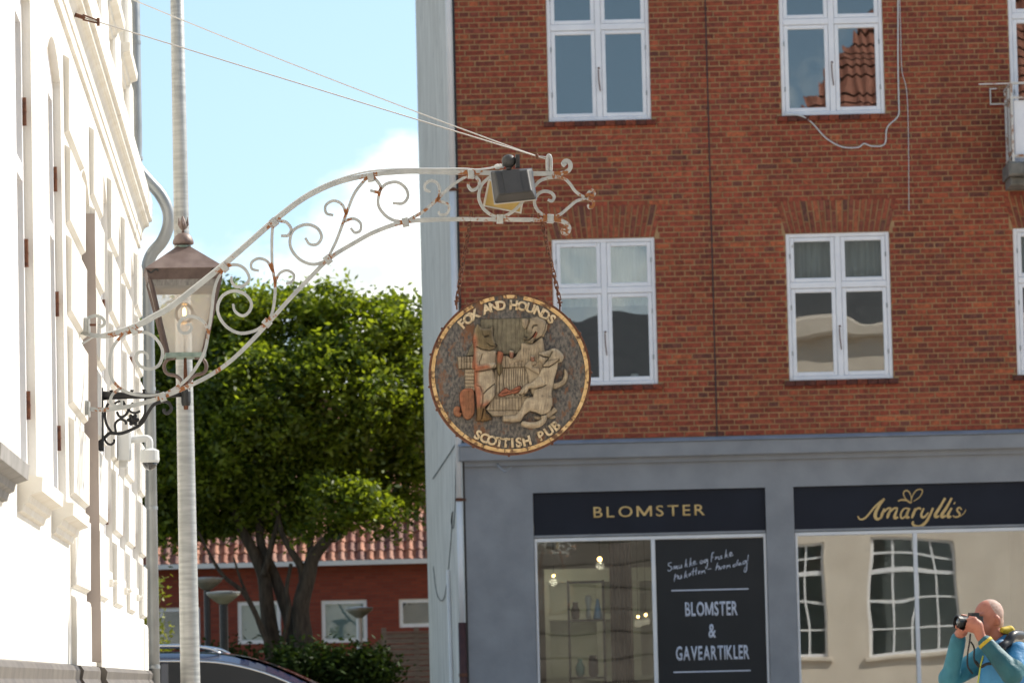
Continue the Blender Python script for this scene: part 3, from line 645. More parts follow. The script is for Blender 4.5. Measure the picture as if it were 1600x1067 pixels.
# ------------------------------------------------------------------ white building on the left
WD = Vector((-0.0562, 1, 0)).normalized(); WN = Vector((WD.y, -WD.x, 0))
_r = ray(125, 585); WB = CAMP + _r * (20.68 / _r.y); WB.z = 0
WRZ = math.atan2(WD.y, WD.x)                     # local x runs along the wall, local -y is out to the street
WM = Matrix.Translation(WB) @ Matrix.Rotation(WRZ, 4, 'Z')
wb_ = empty('white_building', WB, WRZ, 'bright white rendered building with arched windows, cornice and dark plinth', 'building')
A0, A1 = -14.0, 8.95
WOP = [(-7.15, -6.1, 2.10, 4.10), (-4.85, -3.80, 2.10, 4.10), (-2.55, -1.50, 2.10, 4.10), (0.35, 1.35, 1.42, 3.85), (2.55, 3.60, 1.95, 4.12), (4.72, 5.66, 1.95, 4.12), (6.80, 7.92, 1.95, 4.12)]
WUP = [(-4.85, -3.80, 5.55, 7.5), (-2.55, -1.50, 5.55, 7.5), (0.35, 1.35, 5.55, 7.5), (2.55, 3.60, 5.55, 7.5), (4.72, 5.66, 5.55, 7.5), (6.80, 7.92, 5.55, 7.5)]
mb = MB(); DEP = 0.055
arched = WOP
SB = .05
wall_cells(mb, A0, A1, 1.30, 4.7, [(o[0], o[1], o[2], o[3] + .12) for o in arched], 0.0)
wall_cells(mb, A0, A1, 4.7, 9.6, WUP, SB)
for o in arched:
    a, b, c, d = o; n = 12; mid = (a + b) / 2; ar = [(a + (b - a) * k / n, d + 0.12 * (1 - ((2 * k / n) - 1) ** 2) - .005) for k in range(n + 1)]
    mb.poly([(x, 0, z) for x, z in ar] + [(b, 0, d + .12), (a, 0, d + .12)])
    for (p, q) in zip(ar, ar[1:]): mb.quad((p[0], 0, p[1]), (q[0], 0, q[1]), (q[0], DEP, q[1]), (p[0], DEP, p[1]))
    z1 = d - .005
    mb.quad((a, 0, c), (a, DEP, c), (a, DEP, z1), (a, 0, z1)); mb.quad((b, DEP, c), (b, 0, c), (b, 0, z1), (b, DEP, z1)); mb.quad((a, 0, c), (b, 0, c), (b, DEP, c), (a, DEP, c))
for o in WUP: reveals(mb, o, SB, SB + DEP)
mb.quad((A1, 0, 1.3), (A1, 9, 1.3), (A1, 9, 4.75), (A1, 0, 4.75)); mb.quad((A1, SB, 4.75), (A1, 9, 4.75), (A1, 9, 9.6), (A1, SB, 9.6)); mb.quad((A0, SB, 9.6), (A1, SB, 9.6), (A1, 9, 9.6), (A0, 9, 9.6)); mb.quad((A0, 9, 0), (A1, 9, 0), (A1, 9, 9.6), (A0, 9, 9.6)); mb.quad((A0, 0, 0), (A0, 9, 0), (A0, 9, 9.6), (A0, 0, 9.6))
mb.build('wall', M['white_wall'], wb_)
def wwin(o, arch):
    a, b, c, d = o; t = d + (.115 if arch else 0); y = DEP if arch else DEP + SB
    f = MB(); w = .07
    f.box(a, a + w, y - .02, y + .05, c, t).box(b - w, b, y - .02, y + .05, c, t).box(a + w, b - w, y - .018, y + .05, c, c + w).box(a + w, b - w, y - .018, y + .05, d - .1, t).box((a + b) / 2 - .04, (a + b) / 2 + .04, y - .022, y + .05, c + w, d - .1).box(a + w, b - w, y - .017, y + .05, c + 1.25, c + 1.32)
    wo = f.build('window', M['white_paint'], wb_)
    MB().box(a + w - .01, b - w + .01, y + .015, y + .02, c + w - .01, d - .09).build('pane', M['glass'], wo)
    MB().quad((a, y + .5, c), (b, y + .5, c), (b, y + .5, t), (a, y + .5, t)).quad((a, y + .05, c), (a, y + .5, c), (a, y + .5, t), (a, y + .05, t)).quad((b, y + .05, c), (b, y + .5, c), (b, y + .5, t), (b, y + .05, t)).build('curtain', M['curtain'], wo)
    for zz in (c + .28, c + .9, c + 1.48):
        m = MB(); m.tube([(b - .035, y - .028, zz), (b - .035, y - .028, zz + .115)], .009, 8); m.tube([(b - .035, y - .028, zz + .056), (b - .035, y - .028, zz + .059)], .011, 8)
        m.build('hinge', M['rust'], wo)
for i, o in enumerate(WOP):
    if i != 3: wwin(o, True)
for o in WUP: wwin(o, False)
# recessed doorway
dr_ = MB(); a, b, c, d = WOP[3]; dr_.box(a, b, DEP, DEP + .06, c, d + .115)
dr_.build('doorway_panel', M['white_wall'], wb_)
taupe = pmat('taupe_door_paint', (.30, .25, .225), (.36, .305, .275), scale=3, rough=.6)
MB().box(b - .006, b + .012, -.026, DEP - .001, c, 3.80).build('door_lining', taupe, wb_)
for zz in (2.1, 3.42, 3.65):
    MB().box(b - .11, b - .005, DEP - .03, DEP + .001, zz, zz + .035).build('door_pin', M['white_stone'], wb_)
# moulded sills
def msill(a, b, z, sb=0.0, mat=None):
    prof = [(0.0, z - .13), (.018, z - .125), (.024, z - .10), (.042, z - .092), (.048, z - .066), (.066, z - .06), (.092, z - .052), (.096, z), (.0, z + .018)]
    m = MB(); n = len(prof)
    for (p, q) in zip(prof, prof[1:]): m.quad((a, -p[0], p[1]), (b, -p[0], p[1]), (b, -q[0], q[1]), (a, -q[0], q[1]))
    m.poly([(a, -p[0], p[1]) for p in prof]); m.poly([(b, -p[0], p[1]) for p in reversed(prof)])
    m.v = [(x, y + sb, zz) for x, y, zz in m.v]
    return m.build('sill', mat or M['white_stone'], wb_)
dark_sill = pmat('dark_grey_sill', (.20, .195, .185), (.28, .27, .26), scale=9, rough=.85, bump=.003, bscale=30)
for i, o in enumerate(WOP[:3]): msill(o[0] - .19, o[1] + .22, 2.085, 0.0, dark_sill if i == 0 else None)  # first sill gets a darker grey than the others
for o in WUP: msill(o[0] - .15, o[1] + .15, 5.535, SB)
for o in WOP[4:]:
    msl = MB().cbox(o[0] + .3, o[0] + .5, -.035, 0, 1.855, 1.895, .008); msl.tube([(o[0] + .33, -.03, 1.87), (o[0] + .33, -.055, 1.88)], .012, 8); msl.build('vent_hood', M['white_stone'], wb_)
# rusticated blocks
PIER = [(-1.20, .335), (1.365, 2.535), (3.615, 4.70), (5.675, 6.785), (7.935, 8.95)]
zs = [1.76 + .428 * k for k in range(6)]
for (a, b) in PIER:
    for k, z in enumerate(zs):
        z1 = min(z + .428 - .055, 4.36)
        if a < 0: lst = [(a, b)]
        else: lst = [(a, b)]
        for (p, q) in lst:
            x, bv = .028, .02; p2, q2 = p + .01, q - .006
            m = MB()
            m.v += [(p2, .0, z), (q2, 0, z), (q2, 0, z1), (p2, 0, z1), (p2, -x + .006, z + bv * .8), (q2, -x + .006, z + bv * .8), (q2, -x, z1 - bv), (p2, -x, z1 - bv)]
            for f in ((4, 5, 6, 7), (0, 1, 5, 4), (1, 2, 6, 5), (2, 3, 7, 6), (3, 0, 4, 7)): m._f(f)
            m.build('rustic_block', M['white_wall'], wb_)
for (a, b) in PIER[1:]:
    for k in range(4):
        z = 5.0 + k * .62; MB().cbox(a + .02, b - .02, SB - .035, SB, z, z + .55, .015).build('rustic_block', M['white_wall'], wb_)
# string course over the base zone, cornice, plinth
def extr(name, prof, a, b, mat):
    m = MB()
    for (p, q) in zip(prof, prof[1:]): m.quad((a, -p[0], p[1]), (b, -p[0], p[1]), (b, -q[0], q[1]), (a, -q[0], q[1]))
    m.poly([(a, -p[0], p[1]) for p in prof]); m.poly([(b, -p[0], p[1]) for p in reversed(prof)])
    return m.build(name, mat, wb_)
extr('base_course', [(0, 1.30), (.026, 1.30), (.028, 1.69), (.02, 1.715), (0, 1.722)], 1.36, 8.95, M['white_wall'])
extr('base_course', [(0, 1.30), (.022, 1.30), (.024, 1.69), (.018, 1.715), (0, 1.722)], -1.2, .33, M['white_wall'])
CPROF = [(0, 4.41), (.016, 4.415), (.018, 4.47), (.026, 4.475)] + [(.026 + .038 * (1 - math.cos(t)), 4.48 + .085 * math.sin(t)) for t in [math.pi / 2 * k / 6 for k in range(7)]] + [(.078, 4.572), (.080, 4.60), (.100, 4.605), (.106, 4.74), (.098, 4.765), (0.0, 4.80)]
extr('cornice', CPROF, A0, 9.05, M['white_stone'])
PPROF = [(0, 1.40), (.03, 1.392), (.042, 1.37), (.036, 1.33), (.05, 1.30), (.075, 1.27), (.085, 1.22), (.078, 1.15), (.07, 1.12), (.07, 0.0)]
for (a, b, k) in ((A0, -1.22, 1.0), (-1.22, .345, 1.35), (.345, 1.355, .55), (1.355, 9.0, 1.35)): extr('plinth', [(p * k, z) for p, z in PPROF], a, b, M['plinth'])
# eaves roof
MB().poly([(A0, -.3, 9.6), (9.2, -.3, 9.6), (9.2, 4.5, 12.5), (A0, 4.5, 12.5)]).poly([(A0, 9.3, 9.6), (9.2, 9.3, 9.6), (9.2, 4.5, 12.5), (A0, 4.5, 12.5)]).build('roof', M['plinth'], wb_)
# zinc downpipe with a swan neck round the cornice
dpz = empty('zinc_downpipe', WM @ Vector((9.02, -.08, 0)), WRZ, 'grey zinc downpipe with swan-neck bend at the end of the white building', 'drainpipe')
zp = [(0, .085, 9.4), (0, .085, 5.2), (0, .085, 5.02), (0, .03, 4.93), (0, -.08, 4.80), (0, -.135, 4.68), (0, -.135, 4.57), (0, -.09, 4.46), (0, -.015, 4.37), (0, .02, 4.27), (0, .02, 4.12), (0, .02, 0.15)]
MB().tube([zp[0]] + crom(zp[1:-1], 6) + [zp[-1]], .044, 18).build('pipe', M['zinc'], dpz, smooth=True)
for z, y in ((5.9, .085), (5.06, .085), (4.1, .02), (2.55, .02), (1.42, .02), (3.4, .02)):
    MB().tube([(0, y, z - .012), (0, y, z + .012)], .0475, 18).box(-.012, .012, y, y + .09, z - .008, z + .008).build('pipe_clip', M['zinc'], dpz)
# CCTV camera
cc = empty('security_camera', WM @ Vector((4.05, 0, 2.565)), WRZ, 'white dome security camera on a wall arm of the white building', 'camera')
MB().cbox(-.07, .07, -.105, -.028, .06, .235, .012).cbox(-.03, .03, -.08, -.03, .02, .062, .006).build('wall_box', M['cablewhite'], cc)
MB().tube(crom([(0, -.09, .185), (0, -.17, .19), (0, -.20, .188), (0, -.212, .17), (0, -.212, .12)], 5), .022, 10).build('arm', M['cablewhite'], cc, smooth=True)
MB().lathe([(.03, .13), (.056, .118), (.058, .06), (.052, .045), (.045, .045)], 20, 0, -.212).build('housing', M['cablewhite'], cc, smooth=False)
MB().lathe([(.046, .048), (.044, .03), (.032, .012), (.012, .002), (.001, 0)], 20, 0, -.212).build('dome', pmat('smoked_dome', (.03, .03, .032), rough=.06, coat=1.0), cc, smooth=True)
# ------------------------------------------------------------------ wrought-iron sign bracket (plane at right angles to the white wall)
KB = 0.0
BRZ = math.atan2(WN.y, WN.x)                     # local x runs out from the wall, local y away from the street end
BORG = Vector((WB.x, WB.y, 2.85))
def bp(px, py, off=0.0):
    p = at_plane(px, py, BORG + WD * off, WD) - BORG
    return Vector((p.dot(WN), off, p.z))
br = empty('sign_bracket', BORG, BRZ, 'white painted wrought-iron sign bracket with rusty scrolls on the white wall', 'bracket')
COLL = [(209, 516), (350.6, 418.5), (428, 347.4), (579, 277.5), (736, 272.4), (254, 620), (417, 504.5), (512, 406), (633.5, 347.5), (781.2, 342.6), (860, 342)]
CP = np.array([bp(*c) for c in COLL])
JUN = [(425, 420), (429, 441), (539, 335), (539, 346), (594, 297), (687, 312), (918, 309), (188, 608), (324, 515), (878, 275), (735, 342), (845, 342), (160, 640), (178, 528), (285, 606), (340, 578), (870, 272), (928, 303), (924, 318), (885, 362), (660, 330)]
JP = np.array([bp(*c) for c in JUN])
def rusted(o, k=1.0):
    me = o.data; co = np.array([v.co for v in me.vertices])
    d1 = np.min(np.linalg.norm(co[:, None, [0, 2]] - CP[None, :, [0, 2]], axis=2), axis=1); d2 = np.min(np.linalg.norm(co[:, None, [0, 2]] - JP[None, :, [0, 2]], axis=2), axis=1)
    w = k * np.maximum(np.exp(-(d1 / .06) ** 2), np.exp(-(d2 / .045) ** 2)).astype(np.float32)
    a = me.attributes.new('rust', 'FLOAT', 'POINT'); a.data.foreach_set('value', w); return o
def bar(name, pts, w, d, sub=6, tap=None):
    P = crom([bp(*p) for p in pts], sub); n = len(P)
    t = None
    if tap: t = [1.0 + (tap - 1.0) * max(0, (k / (n - 1) - .75) / .25) for k in range(n)]
    return rusted(MB().strip(P, w, d, t).build(name, M['ironwhite'], br))
TOP = [(127, 519), (146, 524), (168, 525), (193.7, 518), (217, 508.7), (240.6, 495.8), (264, 482.9), (300, 455), (333.7, 428), (350.6, 414.5), (391, 379), (428, 346.7), (468.6, 315), (502.4, 296), (536, 283), (580, 273.5), (620, 269.5), (657, 268.3), (730, 270), (831, 271.3), (866, 271.7), (879, 271), (888.5, 266.5), (891.5, 259.4), (889, 253.5), (883.5, 252), (880, 255.5), (883.5, 259.5)]
BOT = [(130, 638), (158.6, 639.9), (182, 638.2), (205.4, 634), (228.9, 628.2), (250, 621.1), (278, 610.6), (310.9, 595.4), (334.3, 582.5), (357.7, 566), (383, 543), (418, 506), (451.8, 468), (485.5, 432.7), (515.9, 403), (553, 380), (586.7, 362), (630.5, 347.2), (671, 343.8), (707.5, 342.8), (779.4, 343.2), (842.4, 343.7), (867, 344), (878.4, 346), (887, 351.5), (889.5, 358.5), (886, 364.5), (880.5, 364), (879.5, 360), (883.5, 358.5)]
bar('top_bar', TOP, .0215, .022); bar('bottom_bar', BOT, .0200, .022)
SCR = [
 [(203, 519), (224, 519), (240.6, 526), (252.3, 542.6), (253.5, 556.7), (247.6, 570.8), (233.6, 576.6), (219.5, 572), (212.5, 561.4), (214.8, 552), (223, 549.7), (230, 554.3), (231, 561.4)],
 [(204, 519), (193.7, 523.5), (182, 534), (173.8, 549.7), (171.5, 568.4), (172.6, 584.8), (179.7, 598.9), (193.7, 610.6), (212.5, 616.4), (231.2, 618), (252, 616)],
 [(187.9, 607), (176, 616), (172.6, 627), (179.7, 634), (189, 632.8), (190.2, 624.6)],
 [(256, 617), (278, 603.6), (294.5, 589.5), (308.5, 570.8), (320.2, 547.3), (326, 516.9), (330.8, 486), (333.7, 459.7), (338.8, 439.5), (348.9, 421)],
 [(325, 515), (317.9, 502.8), (306.2, 495.8), (292, 494.6), (281.6, 501.6), (279.2, 512.2), (285, 520.4), (294.5, 519.2), (299.2, 512.2), (296, 506.5), (290.5, 508)],
 [(352, 418), (362, 414), (374, 415), (384.3, 422.6), (389.4, 436), (381, 446.2), (369, 447.9), (362.4, 441), (361.4, 432.7)],
 [(415, 506), (397.8, 517), (374.2, 520.4), (354, 510.3), (342.2, 493.4), (340.5, 476.6), (348.9, 461.4), (365.8, 454.6), (382.6, 459.7), (392.7, 473.2), (389.4, 486.7), (379.3, 493.4), (367.5, 486.7), (364, 474.9)],
 [(426.5, 349), (425.2, 365), (424.8, 382), (425.5, 415.8), (429.8, 442.8), (428.8, 469.8), (424.8, 490), (417, 503)],
 [(426, 424), (418, 409), (404.6, 404), (393.5, 410), (393.5, 420), (404.6, 423.3)], [(429.6, 442), (436.6, 427.7), (448.4, 422.6), (459.2, 429.3), (456.8, 439.5), (446.7, 443.5)],
 [(430, 346), (439, 345.5), (448.4, 348.4), (455, 358.5), (450, 368), (439, 368.6)],
 [(510, 408), (488.9, 413.2), (468.6, 405.7), (455, 388.9), (453.5, 372), (460.2, 358.5), (478.8, 351), (495.6, 356.8), (502.4, 370.3), (495.6, 381.5), (483.8, 381.5), (477, 372)],
 [(576, 277), (569.8, 282), (554.6, 301.2), (544.5, 324.8), (536, 348.4), (526, 375.4), (517.5, 393), (512, 404)],
 [(541, 335), (534.4, 319.7), (520.9, 314), (509, 321.4), (509.8, 333.2), (520.9, 336.6)], [(537, 346.5), (551.3, 341.7), (563, 348.4), (563, 360.2), (554.6, 363.6), (547.9, 356.8)],
 [(583, 277), (590, 284), (595, 292.7), (591.7, 300.5), (578.2, 297.8)],
 [(593, 298), (603.5, 287.7), (620.4, 285), (633.9, 294.4), (637.3, 307.9), (628.8, 318), (613.7, 317.4)], [(594, 296), (590.7, 318), (598.5, 333.2), (612, 343.3), (630, 347)],
 [(635, 346), (648, 338.5), (662.5, 330), (682.7, 312.2), (691.7, 303.2), (709.7, 287.5), (732, 274)],
 [(685, 312), (687.2, 296.5), (682.7, 286.3), (673.7, 282.5), (664.7, 287.5), (664.7, 296.5), (672.6, 299.8)], [(683, 313), (698.5, 319), (701.8, 326.8), (697.3, 334.7), (688.3, 335.8), (685, 330.2)],
 [(738, 274), (744, 277.3), (749, 284), (746.8, 293), (737.8, 297.6), (732.2, 292), (731.7, 286.3)],
 [(775, 272), (764.8, 277.3), (752.4, 289.7), (748, 307.7), (753.6, 323.4), (763.7, 333.6), (775, 339), (788, 338), (802, 330.2), (815.4, 316.7), (826, 301), (835.6, 290.8), (843.5, 283), (853.6, 279), (867, 277), (880.6, 279), (889.6, 286.3), (898.6, 298.7), (907.6, 305.5), (917, 309.5)],
 [(858, 341), (851.4, 338), (840, 329), (835.2, 316.7), (839, 305.5), (849, 299.2), (860.4, 301), (866, 307.7), (862.6, 314.4), (855.9, 312.2)],
 [(862, 341), (876, 334.7), (889.6, 323.4), (900.9, 314.4), (917, 309.5)],
 [(915, 309), (920, 301), (925.6, 297.6), (929, 302), (925.6, 306.6), (921.5, 304.3)], [(916, 309.5), (926.7, 314.4), (926.7, 322.3), (921, 324.6), (919, 320)],
 [(137, 497), (149, 493.4), (159.7, 497), (163.3, 505), (158, 510.5), (154, 507)],
]
for i, s in enumerate(SCR): bar('scroll', s, .0150 if i not in (2, 8, 9, 13, 14, 19, 20) else .0135, .018, tap=.8)
for i, c in enumerate(COLL):
    p = bp(*c); near = TOP if i < 5 else BOT
    k = min(range(1, len(near) - 1), key=lambda k: (near[k][0] - c[0]) ** 2 + (near[k][1] - c[1]) ** 2)
    t = (bp(*near[k + 1]) - bp(*near[k - 1])).normalized(); an = math.atan2(t.z, t.x)
    m = MB().cbox(-.016, .016, -.0165, .0165, -.022, .022, .003)
    m.xform(Matrix.Translation(p) @ Matrix.Rotation(-an, 4, 'Y')); rusted(m.build('collar', M['ironwhite'], br), .45)
# wall plates, bolt, top loop
for (x, y) in ((131, 508), (131, 637)):
    p = bp(x, y); m = MB().cbox(-p.x - .0 + p.x - .022, .022, -.03, .03, -.036, .036, .004); m.xform(Matrix.Translation(p)); m.box(p.x + .022, p.x + .03, -.04, .04, p.z - .045, p.z + .03); rusted(m.build('wall_plate', M['ironwhite'], br))
    MB().box(-.03, p.x - .0225, -.034, .034, p.z - .04, p.z + .04).build('wall_pad', M['dark'], br)
p, q = bp(140, 507.5), bp(150, 507.5); MB().tube([p, q], .006, 8).build('bolt', M['rust'], br)
lp = [bp(855.5, 269), bp(855, 256), bp(855.5, 246.5), bp(857.5, 243), bp(860, 246), bp(861, 256), bp(860.5, 269)]
rusted(MB().tube(crom(lp, 5), .0085, 8).build('eye_loop', M['ironwhite'], br, smooth=True))
MB().tube([bp(831, 338), bp(831, 349)], .006, 8).sphere(bp(831, 337.5), .009, 8, 6).build('bolt', M['rust'], br)
# power cable clipped along the top bar
cbp = [(118, 543), (135, 533), (146.9, 526.4), (168, 520), (193.7, 513), (217, 503.5), (240.6, 490.5), (264, 477.5), (300, 449.5), (333.7, 422.5), (350.6, 408.5), (391, 373.5), (428, 341), (468.6, 309.8), (502.4, 291), (536, 278), (574, 268.5), (620, 264.6), (690, 264.2), (725, 264), (745, 265.5), (765, 263), (775, 260.5)]
cbo = MB().tube(crom([bp(*c, -.004) for c in cbp], 5), .0052, 7).build('power_cable', M['cablewhite'], br, smooth=True)
cbo.parent = None; cbo.matrix_world = Matrix.Translation(BORG) @ Matrix.Rotation(BRZ, 4, 'Z'); tag(cbo, 'white power cable lying along the top bar of the sign bracket', 'cable')
BMX = cbo.matrix_world.copy()
# ------------------------------------------------------------------ floodlights
grey = pmat('grey_diecast', (0.045, 0.045, 0.046), (0.065, 0.064, 0.064), scale=9, rough=.55, rvar=.08, spec=.3)
brass = pmat('brass_reflector', (0.42, 0.30, 0.10), (0.52, 0.38, 0.15), scale=9, rough=.35, metal=.5)
alu = pmat('pale_aluminium', (.55, .53, .48), rough=.4, metal=.6)
def quadpts(L): return [bp(*a) for a in L]
f1 = empty('floodlight', BMX @ bp(800, 271), BRZ, 'dark grey floodlight on the near side of the sign bracket', 'lamp', 'floodlights on the sign bracket')
fo = bp(800, 271)
def sub(p): return p - fo
rim = [bp(766.5, 267.8, -.045), bp(830.5, 263.8, -.045), bp(838, 311.2, -.125), bp(773, 318, -.125)]
rear = [bp(772, 268.5, -.135), bp(825, 264.5, -.135), bp(831.5, 299, -.205), bp(779, 304.5, -.205)]
m = MB(); R = [sub(p) for p in rim]; B_ = [sub(p) for p in rear]; i0 = len(m.v); m.v += [tuple(p) for p in R + B_]
for f in ((4, 5, 6, 7), (0, 1, 5, 4), (1, 2, 6, 5), (2, 3, 7, 6), (3, 0, 4, 7)): m._f(f)
hb = m.build('housing', grey, f1)
bv = hb.modifiers.new('b', 'BEVEL'); bv.width = .010; bv.segments = 3
m = MB(); ctr = sum(R, Vector()) / 4
nrm = (R[1] - R[0]).cross(R[3] - R[0]).normalized()
if nrm.y < 0: nrm = -nrm
m.poly([ctr + (p - ctr) * 1.035 for p in R]); e = [ctr + (p - ctr) * 1.035 + nrm * .008 for p in R]; m.poly(e)
for k in range(4): m.quad(m.v[k], m.v[(k + 1) % 4], e[(k + 1) % 4], e[k])
m.build('glass_frame', alu, f1); MB().poly([ctr + (p - ctr) * .95 + nrm * .010 for p in R]).build('glass', brass, f1)
pan = [B_[0].lerp(B_[1], .22), B_[0].lerp(B_[1], .74), B_[3].lerp(B_[2], .74), B_[3].lerp(B_[2], .22)]
m = MB(); o_ = Vector((0, -.004, .002)); m.poly([p + o_ for p in pan])
for k in range(4): m.quad(pan[k], pan[(k + 1) % 4], pan[(k + 1) % 4] + o_, pan[k] + o_)
m.build('rear_rib', grey, f1)
c0 = sub(bp(795, 252, -.085)); m = MB().sphere(tuple(c0), .036, 18, 12, (1, 1, .95)); m.build('terminal_dome', grey, f1, smooth=True)
m = MB()
for k in range(4):
    x = sub(bp(806 + k * 1.7, 252, -.085)).x; m.box(x - .0016, x + .0016, c0.y - .04, c0.y + .03, c0.z - .035, c0.z + .03)
m.build('cooling_fin', grey, f1)
m = MB().tube([sub(bp(774, 261, -.05)), sub(bp(786, 259.5, -.07))], .011, 10).tube([sub(bp(776, 261, -.05)), sub(bp(779, 260.5, -.055))], .014, 10).tube([sub(bp(781, 260, -.06)), sub(bp(782.5, 256, -.06))], .005, 6)
m.build('cable_gland', M['cablewhite'], f1)
m = MB().box(c0.x - .012, c0.x + .012, c0.y - .01, .02, sub(bp(795, 271)).z + .009, sub(bp(795, 271)).z + .018).tube([c0, (c0.x, c0.y, sub(bp(795, 271)).z + .012)], .014, 10)
m.build('mounting_arm', grey, f1)
f2 = empty('floodlight', BMX @ bp(790, 271), BRZ, 'floodlight with brass-coloured glass on the far side of the sign bracket', 'lamp', 'floodlights on the sign bracket')
fo = bp(790, 271)
rim = [bp(763, 281, .06), bp(823, 283, .06), bp(814.5, 333.5, .13), bp(754.5, 322, .13)]
R = [sub(p) for p in rim]; ctr = sum(R, Vector()) / 4
nrm = (R[1] - R[0]).cross(R[3] - R[0]).normalized()
if nrm.y > 0: nrm = -nrm
B_ = [ctr + (p - ctr) * .82 - nrm * .085 for p in R]
m = MB(); m.v += [tuple(p) for p in R + B_]
for f in ((4, 5, 6, 7), (0, 1, 5, 4), (1, 2, 6, 5), (2, 3, 7, 6), (3, 0, 4, 7)): m._f(f)
m.build('housing', grey, f2)
m = MB(); I = [ctr + (p - ctr) * .90 + nrm * .004 for p in R]; O = [p + nrm * .006 for p in R]
for k in range(4): m.quad(O[k], O[(k + 1) % 4], I[(k + 1) % 4], I[k]); m.quad(R[k], R[(k + 1) % 4], O[(k + 1) % 4], O[k])
m.build('glass_frame', alu, f2); MB().poly([ctr + (p - ctr) * .91 + nrm * .002 for p in R]).build('glass', brass, f2)
m = MB().tube([sub(bp(793, 275, .10)), sub(bp(793, 268, .03)), sub(bp(793, 268, -.0))], .012, 8); m.build('mounting_arm', grey, f2)
# ------------------------------------------------------------------ stay wires
a2 = WM @ Vector((-.72, -.055, 4.53))
a1p = at_plane(126, -34, WM @ Vector((0, -.05 + .05, 0)), WN)
fer = BMX @ bp(839, 244.5)
def stay(nm, a, lb, sag):
    t = empty(nm, a, 0, lb, 'wire', 'stay wires of the sign bracket')
    P = [a + (fer - a) * (k / 24) - Vector((0, 0, sag * 4 * (k / 24) * (1 - k / 24))) for k in range(25)]
    P += [BMX @ bp(857.5, 250 if sag > .01 else 246)]
    MB().tube(P, .0033, 6).build('wire', M['wire'], t, org=a)
    d = (fer - a).normalized()
    m = MB().tube([a - d * .02, a + d * .03], .010, 8); s = Vector((0, 0, .012)); m.tube([a + d * .02 + s, a + d * .10 + s * .6], .004, 6).tube([a + d * .02 - s, a + d * .10 - s * .6], .004, 6).tube([a + d * .10 + s * 1.6, a + d * .10 - s * 1.6], .007, 8)
    m.build('shackle', M['rust'], t, org=a)
stay('stay_wire', a2, 'lower steel stay wire from the cornice to the sign bracket loop', .0)
stay('stay_wire', a1p, 'upper steel stay wire from the white wall to the sign bracket loop', .018)
fr_ = MB().sphere(tuple(fer), .012, 8, 6, (.7, 1, 1.3)).build('wire_clamp', M['rust']); tag(fr_, 'rusty clamp joining the two stay wires by the bracket loop', 'clamp')
# ------------------------------------------------------------------ chains
lk = MB(); pts = [(.0085 * math.cos(t), 0, .0135 * math.copysign(1, math.sin(t)) * (1 if abs(math.sin(t)) > 1e-6 else 0) + .0085 * math.sin(t)) for t in [2 * math.pi * (k + .5) / 14 for k in range(14)]]
lk.tube(pts, .0034, 6, closed=True); lkm = lk.mesh('chain_link', M['rust'], True)
for (pa, pb_, lb) in (((735.5, 338), (713.5, 470), 'rusty chain holding the pub sign on the side nearer the white wall'), ((845, 339), (874.5, 472), 'rusty chain holding the pub sign on the side nearer the bracket tip')):
    A, B = bp(*pa), bp(*pb_); n = max(2, round((B - A).length / .0295)); d = (B - A); ch = empty('hanging_chain', BMX @ A, BRZ, lb, 'chain')
    tilt = math.atan2(d.x, -d.z)
    for k in range(n + 1):
        p = d * (k / n)
        o = link('chain_link', lkm, ch, loc=p + Vector((random.uniform(-.002, .002), 0, 0))); o.rotation_euler = (Matrix.Rotation(-tilt, 3, 'Y') @ Matrix.Rotation(math.pi / 2 * (k % 2) + random.uniform(.2, .5), 3, 'Z')).to_euler()
    m = MB().tube([d * .995 + Vector((0, -.0, .012)), d + Vector((.0, .0, -.045))], .0042, 6).tube([d + Vector((-.012, 0, -.002)), d + Vector((.014, 0, -.002))], .004, 6); m.build('eye_bolt', M['rust'], ch)
# ------------------------------------------------------------------ round pub sign
SC = bp(796.5, 584.5); SPX = (bp(896.5, 584.5) - bp(796.5, 584.5)).length / 100.0
sg = empty('pub_sign', BMX @ SC, BRZ, 'round carved wooden pub sign with fox and two hounds drinking at a fireplace', 'sign')
def sp(px, py): q = bp(px, py) - SC; return (q.x, q.z)
RO = 126.5 * SPX
board = pmat('weathered_board', (0.055, 0.057, 0.06), (0.19, 0.17, 0.148), scale=85, rough=.85, stain=(0.19, 0.095, 0.052), stain_scale=24, stain_pos=(.53, .63), bump=.003, bscale=60, stretch=(1, 1, .6))
MB().lathe([(RO * .985, -.022), (RO * .985, .024)], 96, 0, 0, 'y').build('board', board, sg)
m = MB(); n = 128
for k in range(n):
    a, b = 2 * math.pi * k / n, 2 * math.pi * (k + 1) / n
    P = lambda r, y, t: (r * math.cos(t), y, r * math.sin(t))
    for (r0, y0), (r1, y1) in zip([(RO * .986, .028), (RO, .028), (RO, -.030), (RO * .975, -.032)], [(RO, .028), (RO, -.030), (RO * .975, -.032), (RO * .972, -.02)]):
        m.quad(P(r0, y0, a), P(r0, y0, b), P(r1, y1, b), P(r1, y1, a))
m.build('iron_rim', M['rust'], sg, smooth=True)
gilt = pmat('worn_gilding', (0.58, 0.36, 0.14), (0.76, 0.53, 0.26), scale=24, rough=.55, stain=(0.14, 0.065, 0.028), stain_scale=26, stain_pos=(.50, .60), bump=.002, bscale=80)
segs = [(-180, -160), (-159, -128), (-127, -93), (-92, -61), (-60, -42), (-41.5, -22), (-13, -4), (4.5, 18), (23, 50), (50.5, 84), (84.6, 120), (120.5, 151), (151.5, 179.5)]
